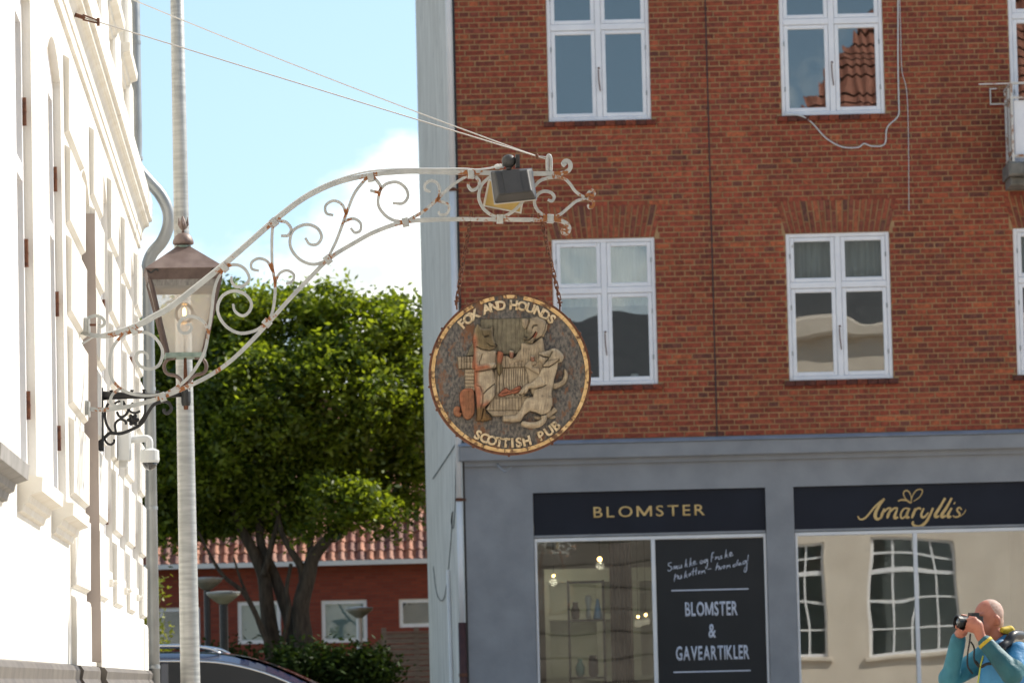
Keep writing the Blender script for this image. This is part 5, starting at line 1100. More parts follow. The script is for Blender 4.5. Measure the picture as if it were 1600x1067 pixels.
def leaves(name, blobs, n, size, mat, parent, seed, org):
    rg = np.random.default_rng(seed); vol = np.array([b[1][0] * b[1][1] * b[1][2] for b in blobs]) ** .8; vol /= vol.sum(); V = []; C = []
    for (c, r, *k), w in zip(blobs, vol):
        m = int(n * w * (k[0] if k else 1)); nc = max(8, m // 90)
        d = rg.normal(size=(nc, 3)); d /= np.linalg.norm(d, axis=1)[:, None]; rad = rg.uniform(.45, 1.03, nc) ** .55
        cc = np.array(c) + d * rad[:, None] * np.array(r); which = rg.integers(0, nc, m)
        p = cc[which] + rg.normal(size=(m, 3)) * np.array([.16, .16, .11]) * rg.uniform(.5, 1.3, nc)[which][:, None]
        u = rg.normal(size=(m, 3)); u[:, 2] *= .6; u /= np.linalg.norm(u, axis=1)[:, None]; a = rg.normal(size=(m, 3)); a[:, 2] += 1.3; w2 = np.cross(u, a); w2 /= np.linalg.norm(w2, axis=1)[:, None]
        s = size * rg.uniform(.6, 1.35, m)[:, None]
        q = np.stack([p - u * s, p + w2 * s * .48 - u * s * .1, p + u * s, p - w2 * s * .48 - u * s * .1], 1)
        V.append(q); C.append(np.clip(rg.normal(.45, .2, nc)[which] + rg.normal(0, .16, m), 0, 1))
    V = np.concatenate(V).reshape(-1, 3) - np.array(org); C = np.concatenate(C); nq = len(V) // 4
    me = bpy.data.meshes.new(name); me.vertices.add(len(V)); me.vertices.foreach_set('co', V.ravel()); me.loops.add(nq * 4); me.loops.foreach_set('vertex_index', np.arange(nq * 4)); me.polygons.add(nq); me.polygons.foreach_set('loop_start', np.arange(0, nq * 4, 4)); me.update()
    ca = me.color_attributes.new('Col', 'FLOAT_COLOR', 'CORNER'); cc_ = np.ones((nq * 4, 4), np.float32); cc_[:, :3] = np.repeat(C, 4)[:, None]; ca.data.foreach_set('color', cc_.ravel())
    me.materials.append(mat); return link(name, me, parent)
TY = 65.0
tb = at_y(455, 1030, TY); tb.z = .4
tree = empty('garden_tree', tb, 0, 'broad leafy tree with several stems in front of the red house', 'tree')
def tp(px, py, dy=0): p = at_y(px, py, TY + dy); return (p.x, p.y, p.z)
def bl_(px, py, rx, ry, dy=0, rd=None, k=1.0):
    s = TY / F_PX; return (tp(px, py, dy), (rx * s, (rd if rd else (rx + ry) / 2) * s, ry * s), k)
BL = [bl_(300, 770, 95, 70, .6), bl_(430, 790, 75, 45, .5), bl_(600, 760, 60, 45, .8), bl_(655, 600, 25, 40, .2), bl_(300, 560, 110, 95), bl_(200, 640, 110, 110, 1.0), bl_(365, 490, 58, 48, -.3), bl_(445, 520, 85, 70, .5), bl_(505, 480, 40, 40, 0), bl_(570, 520, 60, 55, -.2), bl_(625, 520, 50, 52, .3), bl_(620, 610, 58, 75, 0), bl_(520, 620, 95, 90, -.6), bl_(400, 640, 120, 110, -.8), bl_(300, 700, 100, 90, -.3), bl_(640, 690, 40, 60, .4), bl_(450, 730, 110, 65, .0), bl_(570, 710, 70, 60, .5), bl_(360, 790, 60, 45, .3, k=.8), bl_(265, 800, 60, 55, .2, k=.8), bl_(545, 790, 52, 30, -1.7, k=1.2), bl_(520, 765, 30, 25, -1.6), bl_(620, 815, 40, 18, -1.5, k=.6), bl_(500, 835, 35, 18, -1.5, k=.6), bl_(100, 560, 120, 110, 1.0, k=.5)]
leaves('crown', BL, 190000, .056, LEAF, tree, 3, tb)
bark = pmat('bark', (.045, .034, .025), (.10, .078, .055), scale=7, rough=.95, bump=.02, bscale=12, stretch=(3, 3, .7))
def limb(pts, r0, r1, dy=0):
    P = crom([Vector(tp(x, y, dy)) for x, y in pts], 5); n = len(P); P = [p + Vector((0, 0, 0)) for p in P]
    return P, [r0 + (r1 - r0) * k / (n - 1) for k in range(n)]
for nm, pts, r0, r1, dy in (('trunk', [(478, 1052), (475, 1000), (470, 950), (482, 900), (490, 870), (510, 845), (535, 815), (545, 780)], .17, .06, -.1), ('trunk', [(430, 1052), (425, 1000), (418, 950), (412, 900), (395, 860), (375, 820), (360, 770)], .15, .06, .1), ('trunk', [(462, 1045), (455, 980), (440, 930), (425, 890), (408, 850), (405, 800), (400, 740)], .12, .05, .2), ('limb', [(474, 930), (472, 890), (455, 860), (440, 830), (430, 780)], .08, .03, -.1), ('limb', [(486, 890), (485, 850), (492, 810), (490, 760)], .06, .025, 0),
                            ('limb', [(420, 1010), (400, 960), (380, 925), (350, 900), (330, 870), (310, 830)], .05, .02, -.3), ('limb', [(410, 990), (395, 950), (376, 905), (365, 870)], .035, .015, -.2), ('limb', [(412, 900), (425, 850), (440, 790)], .06, .03, 0), ('limb', [(443, 1000), (452, 950), (448, 920), (455, 880)], .04, .03, -.2)):
    P, R = limb(pts, r0, r1, dy); MB().tube(P, R, 9).build(nm, bark, tree, smooth=True, org=tb)
hp = at_y(460, 1066, 62); hp.z = .35
hedge = empty('garden_hedge', hp, 0, 'dark clipped hedge at the foot of the leafy tree', 'hedge')
def hl(px, py, rx, ry, y=62, rd=30): p = at_y(px, py, y); s = y / F_PX; return ((p.x, p.y, p.z), (rx * s, rd * s, ry * s))
leaves('foliage', [hl(350, 1050, 60, 32), hl(430, 1050, 60, 36), hl(500, 1052, 60, 38), hl(560, 1052, 38, 40), hl(300, 1060, 60, 40), hl(420, 1085, 150, 40), hl(540, 1085, 60, 40), hl(590, 1050, 14, 30)], 26000, .05, HLEAF, hedge, 5, hp)
MB().tube([(0, 0, -.1), (.02, 0, .5), (0, 0, 1.0)], [.06, .05, .03], 7).build('stem', bark, hedge)
sp0 = at_y(243, 960, 58); sp0.z = .3
shr = empty('yellow_shrub', sp0, 0, 'yellow-green shrub showing beside the zinc downpipe', 'shrub')
leaves('foliage', [hl(234, 925, 6, 22, 58, 8), hl(233, 985, 9, 40, 58, 10), hl(230, 1050, 12, 40, 58, 10)], 1800, .05, leaf_mat('shrub_leaf', (.16, .19, .03), (.28, .3, .05)), shr, 9, sp0)
MB().tube([(0, 0, -.1), (-.05, 0, .7), (-.1, 0, 1.4)], [.04, .03, .02], 6).build('stem', bark, shr)
# ------------------------------------------------------------------ red house
HY = 88.0
hs = HY / F_PX
def hpnt(px, py, dy=0): return at_y(px, py, HY + dy)
e0 = hpnt(672, 878); ez = e0.z
hx0, hx1 = hpnt(150, 880).x, hpnt(760, 880).x
house = empty('red_house', ((hx0 + hx1) / 2, HY, .4), 0, 'low red brick house with orange pantile roof behind the tree', 'house'); ho = house.location
rbm = bpy.data.materials.new('red_brick_far'); rbm.use_nodes = True
_t = rbm.node_tree; bt = _n(_t, 'ShaderNodeTexBrick'); g_ = _n(_t, 'ShaderNodeTexCoord'); mp_ = _n(_t, 'ShaderNodeMapping'); mp_.inputs['Rotation'].default_value = (math.pi / 2, 0, 0); _t.links.new(g_.outputs['Object'], mp_.inputs[0]); _t.links.new(mp_.outputs[0], bt.inputs['Vector'])
bt.inputs['Color1'].default_value = (.20, .036, .022, 1); bt.inputs['Color2'].default_value = (.27, .055, .030, 1); bt.inputs['Mortar'].default_value = (.17, .06, .04, 1); bt.inputs['Scale'].default_value = 1.0; bt.inputs['Brick Width'].default_value = .24; bt.inputs['Row Height'].default_value = .0667; bt.inputs['Mortar Size'].default_value = .008
_t.links.new(bt.outputs[0], _t.nodes['Principled BSDF'].inputs['Base Color']); _t.nodes['Principled BSDF'].inputs['Roughness'].default_value = .9
RW = [(249, 312, 948, 1012), (372, 438, 938, 1006), (503, 573, 936, 1004), (624, 690, 934, 980)]
ops = []
for (a, b, c, d) in RW:
    p, q = hpnt(a, d), hpnt(b, c); ops.append((p.x - ho.x, q.x - ho.x, p.z - ho.z, q.z - ho.z))
m = MB(); wall_cells(m, hx0 - ho.x, hx1 - ho.x, -.6, ez - ho.z, ops, 0)
for o in ops: reveals(m, o, 0, .12)
m.quad((hx1 - ho.x, 0, -.6), (hx1 - ho.x, 8, -.6), (hx1 - ho.x, 8, ez - ho.z), (hx1 - ho.x, 0, ez - ho.z)); m.quad((hx0 - ho.x, 0, -.6), (hx0 - ho.x, 8, -.6), (hx0 - ho.x, 8, ez - ho.z), (hx0 - ho.x, 0, ez - ho.z)); m.quad((hx0 - ho.x, 8, -.6), (hx1 - ho.x, 8, -.6), (hx1 - ho.x, 8, ez - ho.z), (hx0 - ho.x, 8, ez - ho.z))
m.build('wall', rbm, house)
blindm = pmat('pale_blind', (.36, .44, .47), (.42, .49, .51), scale=2, rough=.7); darkroom = pmat('dark_window', (.03, .035, .045), (.06, .065, .07), scale=2, rough=.6, spec=.15)
for k, o in enumerate(ops):
    f = MB(); w = .08; f.box(o[0], o[0] + w, .03, .1, o[2], o[3]).box(o[1] - w, o[1], .03, .1, o[2], o[3]).box(o[0] + w, o[1] - w, .031, .1, o[3] - w, o[3]).box(o[0] + w, o[1] - w, .02, .1, o[2], o[2] + w)
    wo = f.build('window', M['white_paint'], house); MB().box(o[0] + w, o[1] - w, .06, .065, o[2] + w, o[3] - w).build('pane', M['far_glass'], wo); MB().quad((o[0], .12, o[2]), (o[1], .12, o[2]), (o[1], .12, o[3]), (o[0], .12, o[3])).build('blind' if k in (1, 2) else 'dark_room', blindm if k in (1, 2) else darkroom, wo)
MB().box(hx0 - ho.x, hx1 - ho.x, -.42, -.30, ez - ho.z - .03, ez - ho.z + .07).box(hx0 - ho.x, hx1 - ho.x, -.299, .0, ez - ho.z - .01, ez - ho.z + .012).build('gutter', M['shop_frame'], house)
# pantiles
tw, tl_, pitch = .205, .30, math.radians(42)
tile = MB(); ns = 6; prof = []
for k in range(ns + 1):
    x = tw * 1.04 * k / ns; z = .032 * math.sin(math.pi * 2 * k / ns - .6) ; prof.append((x, z))
for (a, b) in zip(prof, prof[1:]):
    tile.quad((a[0], 0, a[1] + .022), (b[0], 0, b[1] + .022), (b[0], tl_ * 1.1, b[1]), (a[0], tl_ * 1.1, a[1])); tile.quad((a[0], 0, a[1] + .004), (b[0], 0, b[1] + .004), (b[0], 0, b[1] + .022), (a[0], 0, a[1] + .022))
tcols = [(.30, .095, .045), (.36, .13, .06), (.24, .08, .045), (.40, .16, .085), (.20, .08, .055), (.33, .15, .095)]
TM = pmat('pantile', (.75, .72, .7), (1.2, 1.2, 1.2), scale=6, rough=.75, attr=True)
tms = []
for c in tcols:
    t2 = MB(); t2.v = list(tile.v); t2.f = list(tile.f); t2.c = [c] * len(t2.f); t2.m = [0] * len(t2.f); tms.append(t2.mesh('pantile', TM, True))
ncol, nr = int((hx1 - hx0) / tw), 18
tl = []
for r in range(nr):
    for c in range(ncol):
        x = hx0 - ho.x + c * tw; d = r * tl_; y = -.38 + d * math.cos(pitch); z = ez - ho.z + .06 + d * math.sin(pitch)
        tl.append((x + random.uniform(-.006, .006), y, z + random.uniform(-.004, .004), r))
def tvis(t):
    px = 800 + (t[0] + ho.x) / (HY + t[1]) * F_PX - 10; return abs(px - 585) + t[3] * 14 if px < 668 else 1e6
order = sorted(range(len(tl)), key=lambda i: tvis(tl[i])); ind = set(order[:300])
for i in order[:300]: link('pantile', random.choice(tms), house, loc=tl[i][:3], rot=(pitch, 0, random.uniform(-.012, .012)))
st = MB(); Rm = Matrix.Rotation(pitch, 4, 'X')
for i, t in enumerate(tl):
    if i in ind: continue
    st.col = random.choice(tcols); i0 = len(st.v)
    for v in tile.v: st.v.append(tuple(Rm @ Vector(v) + Vector(t[:3])))
    for f in tile.f: st._f(tuple(q + i0 for q in f))
tag(st.build('pantiles', TM, house, smooth=True, recalc=False), kind='stuff')
yr = -.38 + nr * tl_ * math.cos(pitch); zr = ez - ho.z + .06 + nr * tl_ * math.sin(pitch)
m = MB(); m.quad((hx0 - ho.x, -.36, ez - ho.z + .02), (hx1 - ho.x, -.36, ez - ho.z + .02), (hx1 - ho.x, yr, zr - .04), (hx0 - ho.x, yr, zr - .04)); m.quad((hx0 - ho.x, 2 * yr, ez - ho.z), (hx1 - ho.x, 2 * yr, ez - ho.z), (hx1 - ho.x, yr, zr), (hx0 - ho.x, yr, zr)); m.tube([(hx0 - ho.x, yr, zr), (hx1 - ho.x, yr, zr)], .11, 8)
m.build('roof', pmat('roof_underlay', (.16, .06, .035), (.22, .09, .05), scale=5, rough=.9), house)
# ------------------------------------------------------------------ brown slat fence
FY = 74.0
f0 = at_y(604, 1067, FY); f0.z = .4; fe = empty('slat_fence', f0, 0, 'brown wooden slat fence beside the pale gable wall', 'fence')
wd = pmat('brown_stained_wood', (.25, .18, .135), (.36, .27, .20), scale=5, rough=.8, stretch=(1, 1, 7)); wd2 = pmat('tan_wood_post', (.20, .13, .075), (.30, .20, .12), scale=5, rough=.8)
zt_ = at_y(640, 988, FY).z - f0.z; xs_ = at_y(690, 1000, FY).x - f0.x
for k in range(14): MB().cbox(.02, xs_, -.01, .015, zt_ - .088 - k * .098, zt_ - k * .098 - .004 + random.uniform(-.004, .004), .004).build('slat', wd, fe)
MB().box(0, xs_ + .05, -.03, .04, zt_ + .002, zt_ + .03).build('cap_rail', wd, fe)
for x in (-.03, xs_ * .55): MB().box(x - .045, x + .045, .016, .10, -.5, zt_ + .10).build('post', wd, fe)
for k in range(5): MB().box(-.10 - k * .055, -.06 - k * .055, .03 + k * .35, .06 + k * .35, -.5, zt_ - .08 - .03 * k).build('paling', wd2, fe)
# ------------------------------------------------------------------ bowl lamps in the garden
def bowl_lamp(px, py, w, y, post_r, pm, lb):
    p = at_y(px, py, y); s = y / F_PX; r = w / 2 * s; o = empty('bowl_lamp', (p.x, y, .35), 0, lb, 'lamp'); h = p.z - .35
    MB().lathe([(r * .22, h - r * .62), (r * .4, h - r * .5), (r * .8, h - r * .2), (r, h), (r * .96, h + .015)], 20).build('bowl', pmat('opal_bowl', (.26, .24, .19), (.36, .34, .28), scale=5, rough=.4), o, smooth=True)
    MB().lathe([(r * 1.03, h + .012), (r * 1.03, h + .035), (r * .3, h + .05)], 20).build('lid', M['zinc'], o); MB().tube([(0, 0, -.1), (0, 0, h - r * .5)], post_r, 10).build('post', pm, o)
bowl_lamp(561, 952, 42, 72, .05, M['shop_frame'], 'bowl-topped garden lamp on a white post beside the blue blind window')
bowl_lamp(349, 928, 52, 60, .062, M['dark'], 'low bowl-topped lamp on a black post beside the galvanised lamp post')
bowl_lamp(323, 906, 50, 64, .05, M['dark'], 'taller bowl-topped lamp half hidden by the galvanised lamp post')
# ------------------------------------------------------------------ dark estate car
CY = 42.0
cz = lambda y, x=320: at_y(x, y, CY).z
car = empty('parked_car', (at_y(300, 1060, CY).x, CY, 0), 0, 'dark blue estate car with silver roof rails parked before the hedge', 'car'); co_ = car.location
paint = pmat('dark_blue_paint', (.008, .016, .045), (.010, .02, .055), scale=3, rough=.22, coat=1.0, spec=.6); cglass = pmat('tinted_car_glass', (.006, .009, .014), rough=.03, spec=.35); chrome = pmat('satin_chrome', (.72, .73, .74), rough=.22, metal=1.0); tyre = pmat('tyre_rubber', (.02, .02, .02), rough=.8)
# side profile (x forward to the right) from px on the car's near side
def cx(px): return at_y(px, 1040, CY).x - co_.x
top = [(cx(-60), .95), (cx(-40), 1.25), (cx(60), 1.50), (cx(150), 1.595), (cx(230), 1.615), (cx(300), 1.61), (cx(355), 1.585), (cx(410), 1.50), (cx(455), 1.385), (cx(500), 1.24), (cx(535), 1.12), (cx(640), 1.02), (cx(710), .86), (cx(722), .62), (cx(720), .35)]
tps = crom([Vector((x, 0, z)) for x, z in top], 4)
half = lambda z, zt: .92 - max(0, (z - .95)) * .42
m = MB(); rows = []
for p in tps:
    zt = p.z; row = []
    for t in (0, .35, .7, .9, 1.0):
        pass
    sh = min(.95, zt); r = [(-.90, .28), (-.93, .6), (-.91, sh)]
    if zt > .96: r += [(-.80 + (1.6 - zt) * -.06, zt - .075), (-.66, zt - .018), (-.35, zt), (0, zt + .008)]
    else: r += [(-.86, zt + .0), (-.66, zt + .002), (-.35, zt + .004), (0, zt + .006)]
    r = r + [(-y, z) for y, z in r[-2::-1]]
    rows.append([(p.x, y, z) for y, z in r])
for a, b in zip(rows, rows[1:]):
    for k in range(len(a) - 1): m.quad(a[k], a[k + 1], b[k + 1], b[k])
m.poly(rows[0]); m.poly(rows[-1]); bdy = m.build('body', paint, car, smooth=True)
# side glass and windscreen lie just proud of the shell
def side_glass(x0, x1, nm, s=1):
    g = MB(); n = 10
    for k in range(n):
        xa, xb = x0 + (x1 - x0) * k / n, x0 + (x1 - x0) * (k + 1) / n
        zt = lambda x: min([1.7] + [np.interp(x, [q.x for q in tps], [q.z for q in tps])]) - .105
        f = lambda x, z: (x, -.918 + (z - .95) * .155 - .004, z)
        za, zb_ = max(zt(xa), .99), max(zt(xb), .99)
        P = [f(xa, .98), f(xb, .98), f(xb, zb_), f(xa, za)]; g.quad(*[(x, y * s, z) for x, y, z in P])
    g.build(nm, cglass, car, smooth=True)
for s in (1, -1): side_glass(cx(-20), cx(140), 'rear_side_window', s); side_glass(cx(150), cx(262), 'side_window', s); side_glass(cx(274), cx(480), 'side_window', s)
for s in (-1, 1):
    xs = np.linspace(cx(-20), cx(490), 30); P = [(x, s * (.918 - (np.interp(x, [q.x for q in tps], [q.z for q in tps]) - .095 - .95) * .155 + .008), np.interp(x, [q.x for q in tps], [q.z for q in tps]) - .095) for x in xs]
    MB().tube(P, .011, 6).build('window_trim', chrome, car, smooth=True)
    R_ = [(cx(70), s * .66, 1.53), (cx(90), s * .66, 1.60), (cx(150), s * .66, 1.655), (cx(240), s * .66, 1.672), (cx(300), s * .66, 1.665), (cx(335), s * .66, 1.635), (cx(352), s * .66, 1.585)]
    MB().tube(crom([Vector(p) for p in R_], 5), .017, 8).build('roof_rail', chrome, car, smooth=True)
    for wx in (cx(60), cx(590)):
        w = MB().lathe([(.22, -.11), (.31, -.115), (.33, -.09), (.33, .09), (.31, .115), (.22, .11)], 24, wx, .33, 'y'); w.xform(Matrix.Translation((0, s * .83, 0))); wo = w.build('wheel', tyre, car)
        r = MB().lathe([(.05, -.1), (.215, -.09), (.215, .09), (.05, .1)], 20, wx, .33, 'y'); r.xform(Matrix.Translation((0, s * .84, 0))); r.build('rim', chrome, wo)
    MB().box(cx(690), cx(718), s * .62 - .14, s * .62 + .14, .66, .80).build('headlight', pmat('lamp_lens', (.7, .7, .7), rough=.1), car); MB().sphere((cx(470), s * 1.0, 1.06), .09, 10, 8, (.8, 1, .7)).build('wing_mirror', paint, car, smooth=True)
ws = MB(); 
for (xa, xb) in zip(np.linspace(cx(372), cx(515), 9), np.linspace(cx(372), cx(515), 9)[1:]):
    z = lambda x: float(np.interp(x, [q.x for q in tps], [q.z for q in tps])) + .006; ws.quad((xa, -.62, z(xa)), (xa, .62, z(xa)), (xb, .66, z(xb)), (xb, -.66, z(xb)))
ws.build('windscreen', cglass, car, smooth=True)
# ------------------------------------------------------------------ man with a camera
MY = 27.0; ms = MY / F_PX
def mp2(px, py, dy=0.0): p = at_y(px, py, MY + dy); return Vector((p.x - mo.x, dy, p.z))
mo = at_y(1552, 1000, MY); mo.z = 0
man = empty('person', mo, 0, 'bald man in a turquoise and blue jacket raising a camera to his eye', 'person')
def blob_mesh(name, caps, vox, mat, parent, smooth_it=8):
    # tapered limbs and ellipsoids fused into one continuous skin
    m = MB()
    for c in caps:
        if c[0] == 'c': m.tube([Vector(p) for p in c[1]], c[2], 14); [m.sphere(tuple(p), r, 14, 10) for p, r in zip(c[1], c[2])]
        else: m.sphere(tuple(c[1]), 1.0, 20, 14, c[2])
    me = m.mesh(name, mat); o = bpy.data.objects.new(name, me); COL.objects.link(o)
    md = o.modifiers.new('r', 'REMESH'); md.mode = 'VOXEL'; md.voxel_size = vox; s = o.modifiers.new('s', 'SMOOTH'); s.factor = .5; s.iterations = smooth_it
    bpy.context.view_layer.update(); me2 = bpy.data.meshes.new_from_object(o.evaluated_get(bpy.context.evaluated_depsgraph_get())); bpy.data.objects.remove(o)
    me2.polygons.foreach_set('use_smooth', [True] * len(me2.polygons)); me2.name = name
    return link(name, me2, parent)
skin = pmat('tanned_skin', (.38, .135, .085), (.48, .19, .125), scale=14, rough=.55); hairm = pmat('short_white_hair', (.40, .25, .20), (.54, .40, .34), scale=60, rough=.8)
jb = pmat('blue_jacket', (.035, .19, .40), (.05, .25, .48), scale=5, rough=.6, bump=.03, bscale=13); jt_ = pmat('teal_sleeve', (.012, .085, .11), (.024, .13, .155), scale=5, rough=.6, bump=.03, bscale=13); yel = pmat('yellow_hood', (.50, .36, .02), (.6, .45, .04), scale=7, rough=.7)
hc = mp2(1541, 967, 0); fdir = Vector((-.80, -.60, -.06)).normalized(); lft = Vector((.60, -.80, 0)).normalized()
E_ = lambda c, f=0, l=0, u=0: c + fdir * f + lft * l + Vector((0, 0, u))
neck0 = mp2(1566, 1012, .02); chest = mp2(1572, 1060, .03)
hips = Vector((.10, .06, .92))
shL = mp2(1592, 1022, -.13); elL = mp2(1581, 1052, -.24); wrL = mp2(1532, 994, -.20)
shR = mp2(1540, 1026, .20); elR = mp2(1484, 1060, .10); wrR = mp2(1499, 990, -.04)
cam_c = mp2(1523, 972, -.14); lens_c = mp2(1503, 972, -.18)
body = [('e', E_(hc, -.012, 0, .012), (.088, .088, .112)), ('e', E_(hc, -.035, 0, .03), (.085, .085, .085)), ('e', E_(hc, .045, 0, -.045), (.062, .062, .075)), ('c', [E_(hc, -.03, 0, -.06), neck0], [.062, .070]),
        ('c', [E_(hc, .088, 0, .012), E_(hc, .118, 0, -.028)], [.013, .018]), ('e', E_(hc, .062, 0, -.098), (.035, .035, .026)), ('e', E_(hc, .075, .03, .035), (.022, .022, .012)), ('e', E_(hc, .075, -.03, .035), (.022, .022, .012)),
        ('e', E_(hc, -.012, .097, -.014), (.021, .014, .036)), ('e', E_(hc, -.004, .099, -.002), (.013, .015, .02)), ('e', E_(hc, -.018, -.088, -.012), (.020, .012, .034)),
        ('c', [neck0, chest], [.075, .14]), ('c', [chest, hips], [.155, .15]), ('c', [shL, elL, wrL], [.058, .048, .034]), ('c', [shR, elR, wrR], [.058, .048, .034]), ('c', [chest + Vector((0, -.1, -.0)), shL], [.09, .06]), ('c', [chest + Vector((0, .1, 0)), shR], [.09, .06])]
def hand(w, pts, thumb):
    L_ = [('c', [w, pts[0]], [.032, .040])]
    for k, f in enumerate(pts[1:]): L_.append(('c', [pts[0].lerp(f[0], .45), f[0], f[1]], [.014, .012, .0085]))
    L_.append(('c', [w.lerp(pts[0], .6), thumb[0], thumb[1]], [.016, .013, .010])); return L_
# left hand wraps the body side of the camera, right hand cups the lens from below
pL = mp2(1527, 977, -.215)
body += hand(wrL, [pL, (mp2(1524, 965, -.225), mp2(1514, 963, -.20)), (mp2(1521, 968, -.235), mp2(1511, 967, -.222)), (mp2(1519, 973, -.24), mp2(1510, 973, -.228)), (mp2(1519, 980, -.235), mp2(1511, 982, -.222))], (mp2(1522, 986, -.21), mp2(1512, 985, -.2)))
pR = mp2(1503, 986, -.12)
body += hand(wrR, [pR, (mp2(1510, 985, -.20), mp2(1510, 976, -.235)), (mp2(1505, 987, -.21), mp2(1502, 984, -.24)), (mp2(1500, 987, -.20), mp2(1496, 981, -.23)), (mp2(1496, 984, -.18), mp2(1493, 976, -.20))], (mp2(1509, 962, -.12), mp2(1503, 960, -.16)))
for s, fx in ((-1, -.03), (1, .09)):
    body += [('c', [hips + Vector((0, s * .09, 0)), Vector((.08 + fx * .3, s * .1, .48)), Vector((.10 + fx, s * .11, .09))], [.10, .062, .045]), ('c', [Vector((.12 + fx, s * .11, .045)), Vector((-.08 + fx, s * .13, .03))], [.045, .03])]
blob_mesh('body', body, .0085, skin, man, 5)
# cropped white hair round the back and sides
m = MB(); 
hb_ = blob_mesh('hair', [('e', E_(hc, -.034, 0, .036), (.091, .091, .092)), ('e', E_(hc, -.060, 0, -.02), (.070, .078, .075))], .008, hairm, man, 4)
jk = blob_mesh('jacket', [('c', [neck0 + Vector((0, 0, -.06)), chest], [.10, .185]), ('c', [chest, Vector((.10, .06, .80))], [.185, .19]), ('c', [chest + Vector((0, -.10, .02)), shL], [.115, .085]), ('c', [chest + Vector((0, .10, .02)), shR], [.115, .085]), ('c', [shL, elL], [.085, .074])], .011, jb, man, 7)
slv = blob_mesh('sleeve', [('c', [elL.lerp(shL, .25), elL, wrL.lerp(elL, .16)], [.080, .077, .050])], .010, jt_, man, 6)
slr = blob_mesh('sleeve', [('c', [shR, elR, wrR.lerp(elR, .12)], [.085, .078, .052])], .010, pmat('turquoise_sleeve', (.02, .14, .20), (.04, .21, .28), scale=5, rough=.6, bump=.03, bscale=13), man, 6)
blob_mesh('collar', [('c', [mp2(1548, 1010, -.11), mp2(1560, 1006, -.085), mp2(1572, 998, -.02), mp2(1570, 996, .08)], [.022, .03, .034, .03])], .008, jb, man, 3)
blob_mesh('hood', [('c', [mp2(1566, 984, -.05), mp2(1578, 984, -.01), mp2(1582, 990, .06)], [.020, .032, .03])], .008, yel, man, 4)
MB().tube([wrL.lerp(elL, .13), wrL.lerp(elL, .20)], .052, 14).build('cuff', yel, man, smooth=True)
MB().tube(crom([mp2(1536, 1024, -.19), mp2(1532, 1040, -.21), mp2(1528, 1066, -.21)], 4), .0055, 5).build('zip', pmat('lime_zip', (.45, .5, .06), rough=.5), man)
blob_mesh('trousers', [('c', [hips + Vector((0, s * .09, .0)), Vector((.08, s * .1, .48)), Vector((.11, s * .11, .12))], [.125, .088, .075]) for s in (-1, 1)] + [('e', hips, (.15, .19, .14))], .014, pmat('dark_trousers', (.03, .03, .035), rough=.8), man, 5)
for s, fx in ((-1, -.03), (1, .09)): blob_mesh('shoe', [('c', [Vector((.13 + fx, s * .11, .05)), Vector((-.10 + fx, s * .13, .042))], [.056, .042])], .01, M['black'], man, 3)
bpk = empty('backpack', mo + chest + Vector((.16, .12, -.3)), 0, 'black backpack with shoulder straps worn by the man with the camera', 'backpack')
bo_ = chest + Vector((.16, .12, -.3))
bpm = blob_mesh('bag', [('e', Vector((.06, .06, .16)), (.13, .15, .25))], .012, pmat('black_nylon', (.012, .012, .014), (.02, .02, .022), scale=20, rough=.7), bpk, 3)
MB().tube(crom([p - bo_ for p in (mp2(1596, 992, .02), mp2(1583, 992, -.12), mp2(1574, 1004, -.165), mp2(1566, 1012, -.20), mp2(1562, 1035, -.2), mp2(1580, 1066, -.2))], 5), .030, 8).build('strap', M['black'], bpk, smooth=True)
MB().tube(crom([p - bo_ for p in (mp2(1524, 1033, -.18), mp2(1532, 1041, -.205), mp2(1541, 1037, -.21), mp2(1550, 1036, -.215))], 4), .011, 6).build('chest_strap', M['black'], bpk, smooth=True)
# camera
cam_o = empty('photo_camera', mo + cam_c, 0, 'black camera with a large lens held by the man in the blue jacket', 'camera')
ld = (lens_c - cam_c).normalized(); q_ = ld.to_track_quat('Y', 'Z').to_matrix().to_4x4()
m = MB().cbox(-.066, .066, -.03, .03, -.045, .04, .008).cbox(-.025, .025, -.028, .034, .036, .062, .008); m.xform(q_); m.build('camera_body', M['black'], cam_o)
m = MB().lathe([(.034, .02), (.036, .05), (.040, .055), (.040, .10), (.045, .105), (.047, .135), (.041, .137), (.038, .12)], 22, 0, 0, 'y'); m.xform(q_); m.build('lens', M['black'], cam_o)
m = MB().lathe([(.039, .120), (.03, .1265), (.012, .129), (.001, .1292)], 20, 0, 0, 'y'); m.xform(q_); m.build('front_glass', pmat('lens_glass', (.02, .02, .025), rough=.03, coat=1), cam_o, smooth=True)
MB().tube(crom([p - cam_c for p in (mp2(1516, 990, -.20), mp2(1515, 1002, -.22), mp2(1512, 1020, -.23), mp2(1512, 1040, -.22), mp2(1520, 1052, -.21))], 4), .006, 5).tube(crom([p - cam_c for p in (mp2(1517, 1002, -.22), mp2(1522, 1012, -.22), mp2(1522, 1030, -.22), mp2(1530, 1042, -.21))], 4), .006, 5).build('neck_strap', M['black'], cam_o)
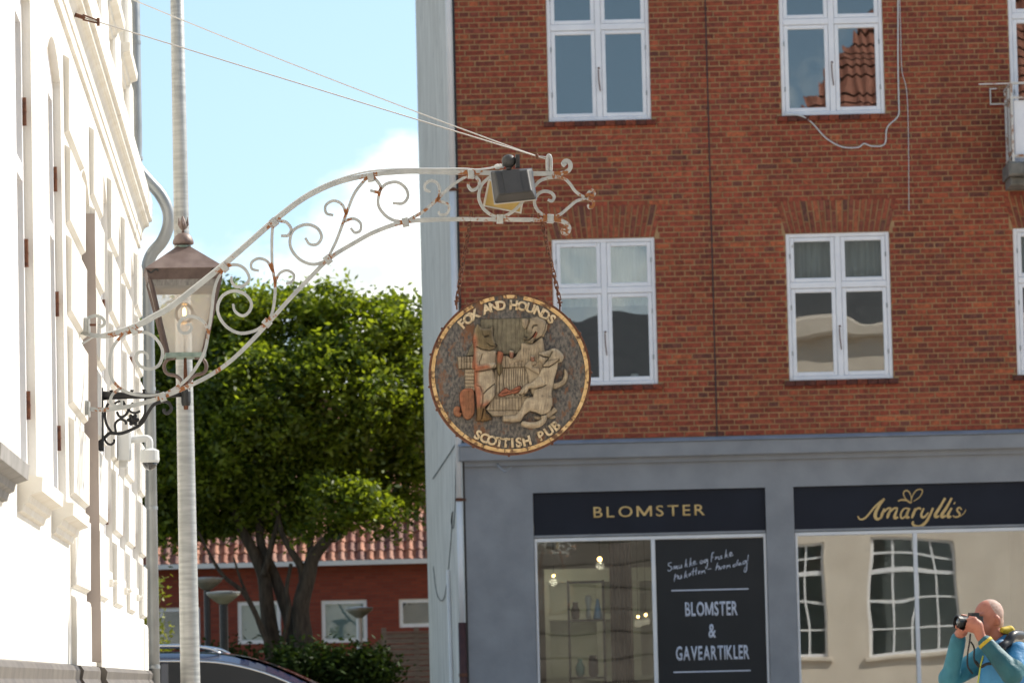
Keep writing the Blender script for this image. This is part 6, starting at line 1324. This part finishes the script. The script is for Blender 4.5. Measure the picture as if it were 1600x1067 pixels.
# ------------------------------------------------------------------ cream building across the square, seen mirrored in the shop windows
rb = empty('cream_building', (10.5, 10.0, 0), math.pi, 'cream rendered building with white barred windows mirrored in the shop glass', 'building')
cr_ = pmat('cream_render', (.64, .55, .46), (.72, .63, .53), scale=1.5, rough=.9, stain=(.5, .44, .35), stain_scale=2.5, stain_pos=(.58, .75)); X0, X1 = -9.0, 7.9
rwin = [(x - .9, x + .9, 1.55, 4.0) for x in (5.75, 3.0, -.4, -3.8, -7.2)] + [(x - .7, x + .7, 5.3, 7.2) for x in (5.75, 3.0, -.4, -3.8, -7.2)]
m = MB(); wall_cells(m, X0, X1, 0, 8.4, rwin, 0)
for o in rwin: reveals(m, o, 0, .22)
m.quad((X0, 0, 0), (X0, 8, 0), (X0, 8, 8.4), (X0, 0, 8.4)); m.quad((X1, 0, 0), (X1, 8, 0), (X1, 8, 8.4), (X1, 0, 8.4)); m.quad((X0, 8, 0), (X1, 8, 0), (X1, 8, 8.4), (X0, 8, 8.4)); m.build('wall', cr_, rb)
for o in rwin:
    f = MB(); a, b, c, d = o; w = .06; f.box(a, a + w, .1, .16, c, d).box(b - w, b, .1, .16, c, d).box(a + w, b - w, .101, .16, d - w, d).box(a + w, b - w, .101, .16, c, c + w); z1 = c + (d - c) * .72
    f.box(a + w, b - w, .09, .16, z1 - .05, z1 + .05)
    for k in (1, 2, 3): x = a + (b - a) * k / 4; f.box(x - .022, x + .022, .11, .15, c + w, d - w)
    for k in (1, 2): z = c + (z1 - c) * k / 3; f.box(a + w, b - w, .112, .148, z - .02, z + .02)
    z = (z1 + d) / 2; f.box(a + w, b - w, .112, .148, z - .02, z + .02)
    wo = f.build('window', M['white_paint'], rb); MB().box(a + w, b - w, .125, .13, c + w, d - w).build('pane', M['far_glass'], wo); MB().quad((a, .22, c), (b, .22, c), (b, .22, d), (a, .22, d)).build('dark_room', darkroom, wo)
    MB().cbox(a - .1, b + .1, -.12, .1, c - .10, c - .002, .02).build('sill', cr_, rb)
MB().cbox(X0 - .2, X1 + .2, -.35, .3, 8.4, 8.75, .06).build('cornice', cr_, rb)
slate = pmat('slate', (.05, .052, .056), (.075, .077, .08), scale=9, rough=.6); m = MB(); m.quad((X0 - .2, -.2, 8.75), (X1 + .2, -.2, 8.75), (X1 - .2, .9, 11.2), (X0 + .2, .9, 11.2)); m.quad((X1 + .2, -.2, 8.75), (X1 + .2, 8, 8.75), (X1 - .2, 7.2, 11.2), (X1 - .2, .9, 11.2)); m.build('mansard_slope', slate, rb)
# pantiled upper roof with hip
m = MB(); nx, ny = 80, 22
hipx = 6.6
for i in range(nx * 4):
    xa, xb = X0 + (hipx - X0) * i / (nx * 4), X0 + (hipx - X0) * (i + 1) / (nx * 4); z = lambda x: .035 * math.sin(x * 2 * math.pi / .23)
    for j in range(ny):
        t0, t1 = j / ny, (j + 1) / ny
        if xb > hipx - 3.6 * t0: continue
        m.quad((xa, .9 + 3 * t0, 11.2 + 5.2 * t0 + z(xa) + .05), (xb, .9 + 3 * t0, 11.2 + 5.2 * t0 + z(xb) + .05), (xb, .9 + 3 * t1, 11.2 + 5.2 * t1 + z(xb)), (xa, .9 + 3 * t1, 11.2 + 5.2 * t1 + z(xa)))
m.poly([(hipx, .9, 11.2), (hipx, 7.0, 11.2), (hipx - 3.6, 3.9, 16.4)]); m.quad((X0, 6.9, 11.2), (hipx, 6.9, 11.2), (hipx - 3.6, 3.9, 16.4), (X0, 3.9, 16.4)); m.build('pantile_roof', pmat('pantile_mirror', (.24, .085, .05), (.34, .13, .08), scale=3, rough=.75), rb)
m = MB(); P = [(X1 - .2, .9, 11.2), (X1 - .2, 7, 11.2), (X0, 7, 11.2), (X0, .9, 11.2)]; m.poly(P); m.build('roof_deck', slate, rb)

# dark stone house further back on the square, also only seen mirrored
db = empty('dark_stone_building', (-5.0, -14.0, 0), math.pi, 'dark brown stone building mirrored in the left shop pane', 'building')
ds = pmat('dark_stone', (.10, .084, .073), (.14, .12, .105), scale=1.6, rough=.9); m = MB(); dw = [(x - .6, x + .6, z, z + 2.0) for x in (-1.8, 1.2, 4.2) for z in (1.2, 4.6)]
wall_cells(m, -8.5, 9, 0, 8.2, dw, 0); m.quad((-8.5, 0, 0), (-8.5, 7, 0), (-8.5, 7, 8.2), (-8.5, 0, 8.2)); m.quad((9, 0, 0), (9, 7, 0), (9, 7, 8.2), (9, 0, 8.2))
for o in dw: reveals(m, o, 0, .2)
m.build('wall', ds, db)
for k in range(12): MB().box(-8.5, 9, -.03, -.001, .55 + k * .62, .58 + k * .62).build('stone_course', ds, db)
for o in dw:
    f = MB(); a, b, c, d = o; w = .07; f.box(a, a + w, .1, .16, c, d).box(b - w, b, .1, .16, c, d).box(a + w, b - w, .1, .16, d - w, d).box(a + w, b - w, .1, .16, c, c + w).box((a + b) / 2 - .03, (a + b) / 2 + .03, .1, .16, c + w, d - w)
    wo = f.build('window', M['white_paint'], db); MB().quad((a, .2, c), (b, .2, c), (b, .2, d), (a, .2, d)).build('pane', darkroom, wo)
m = MB(); m.quad((-8.7, -.4, 8.2), (9.2, -.4, 8.2), (9.2, 3.5, 11.4), (-8.7, 3.5, 11.4)); m.quad((-8.7, 7.4, 8.2), (9.2, 7.4, 8.2), (9.2, 3.5, 11.4), (-8.7, 3.5, 11.4)); m.build('roof', slate, db)
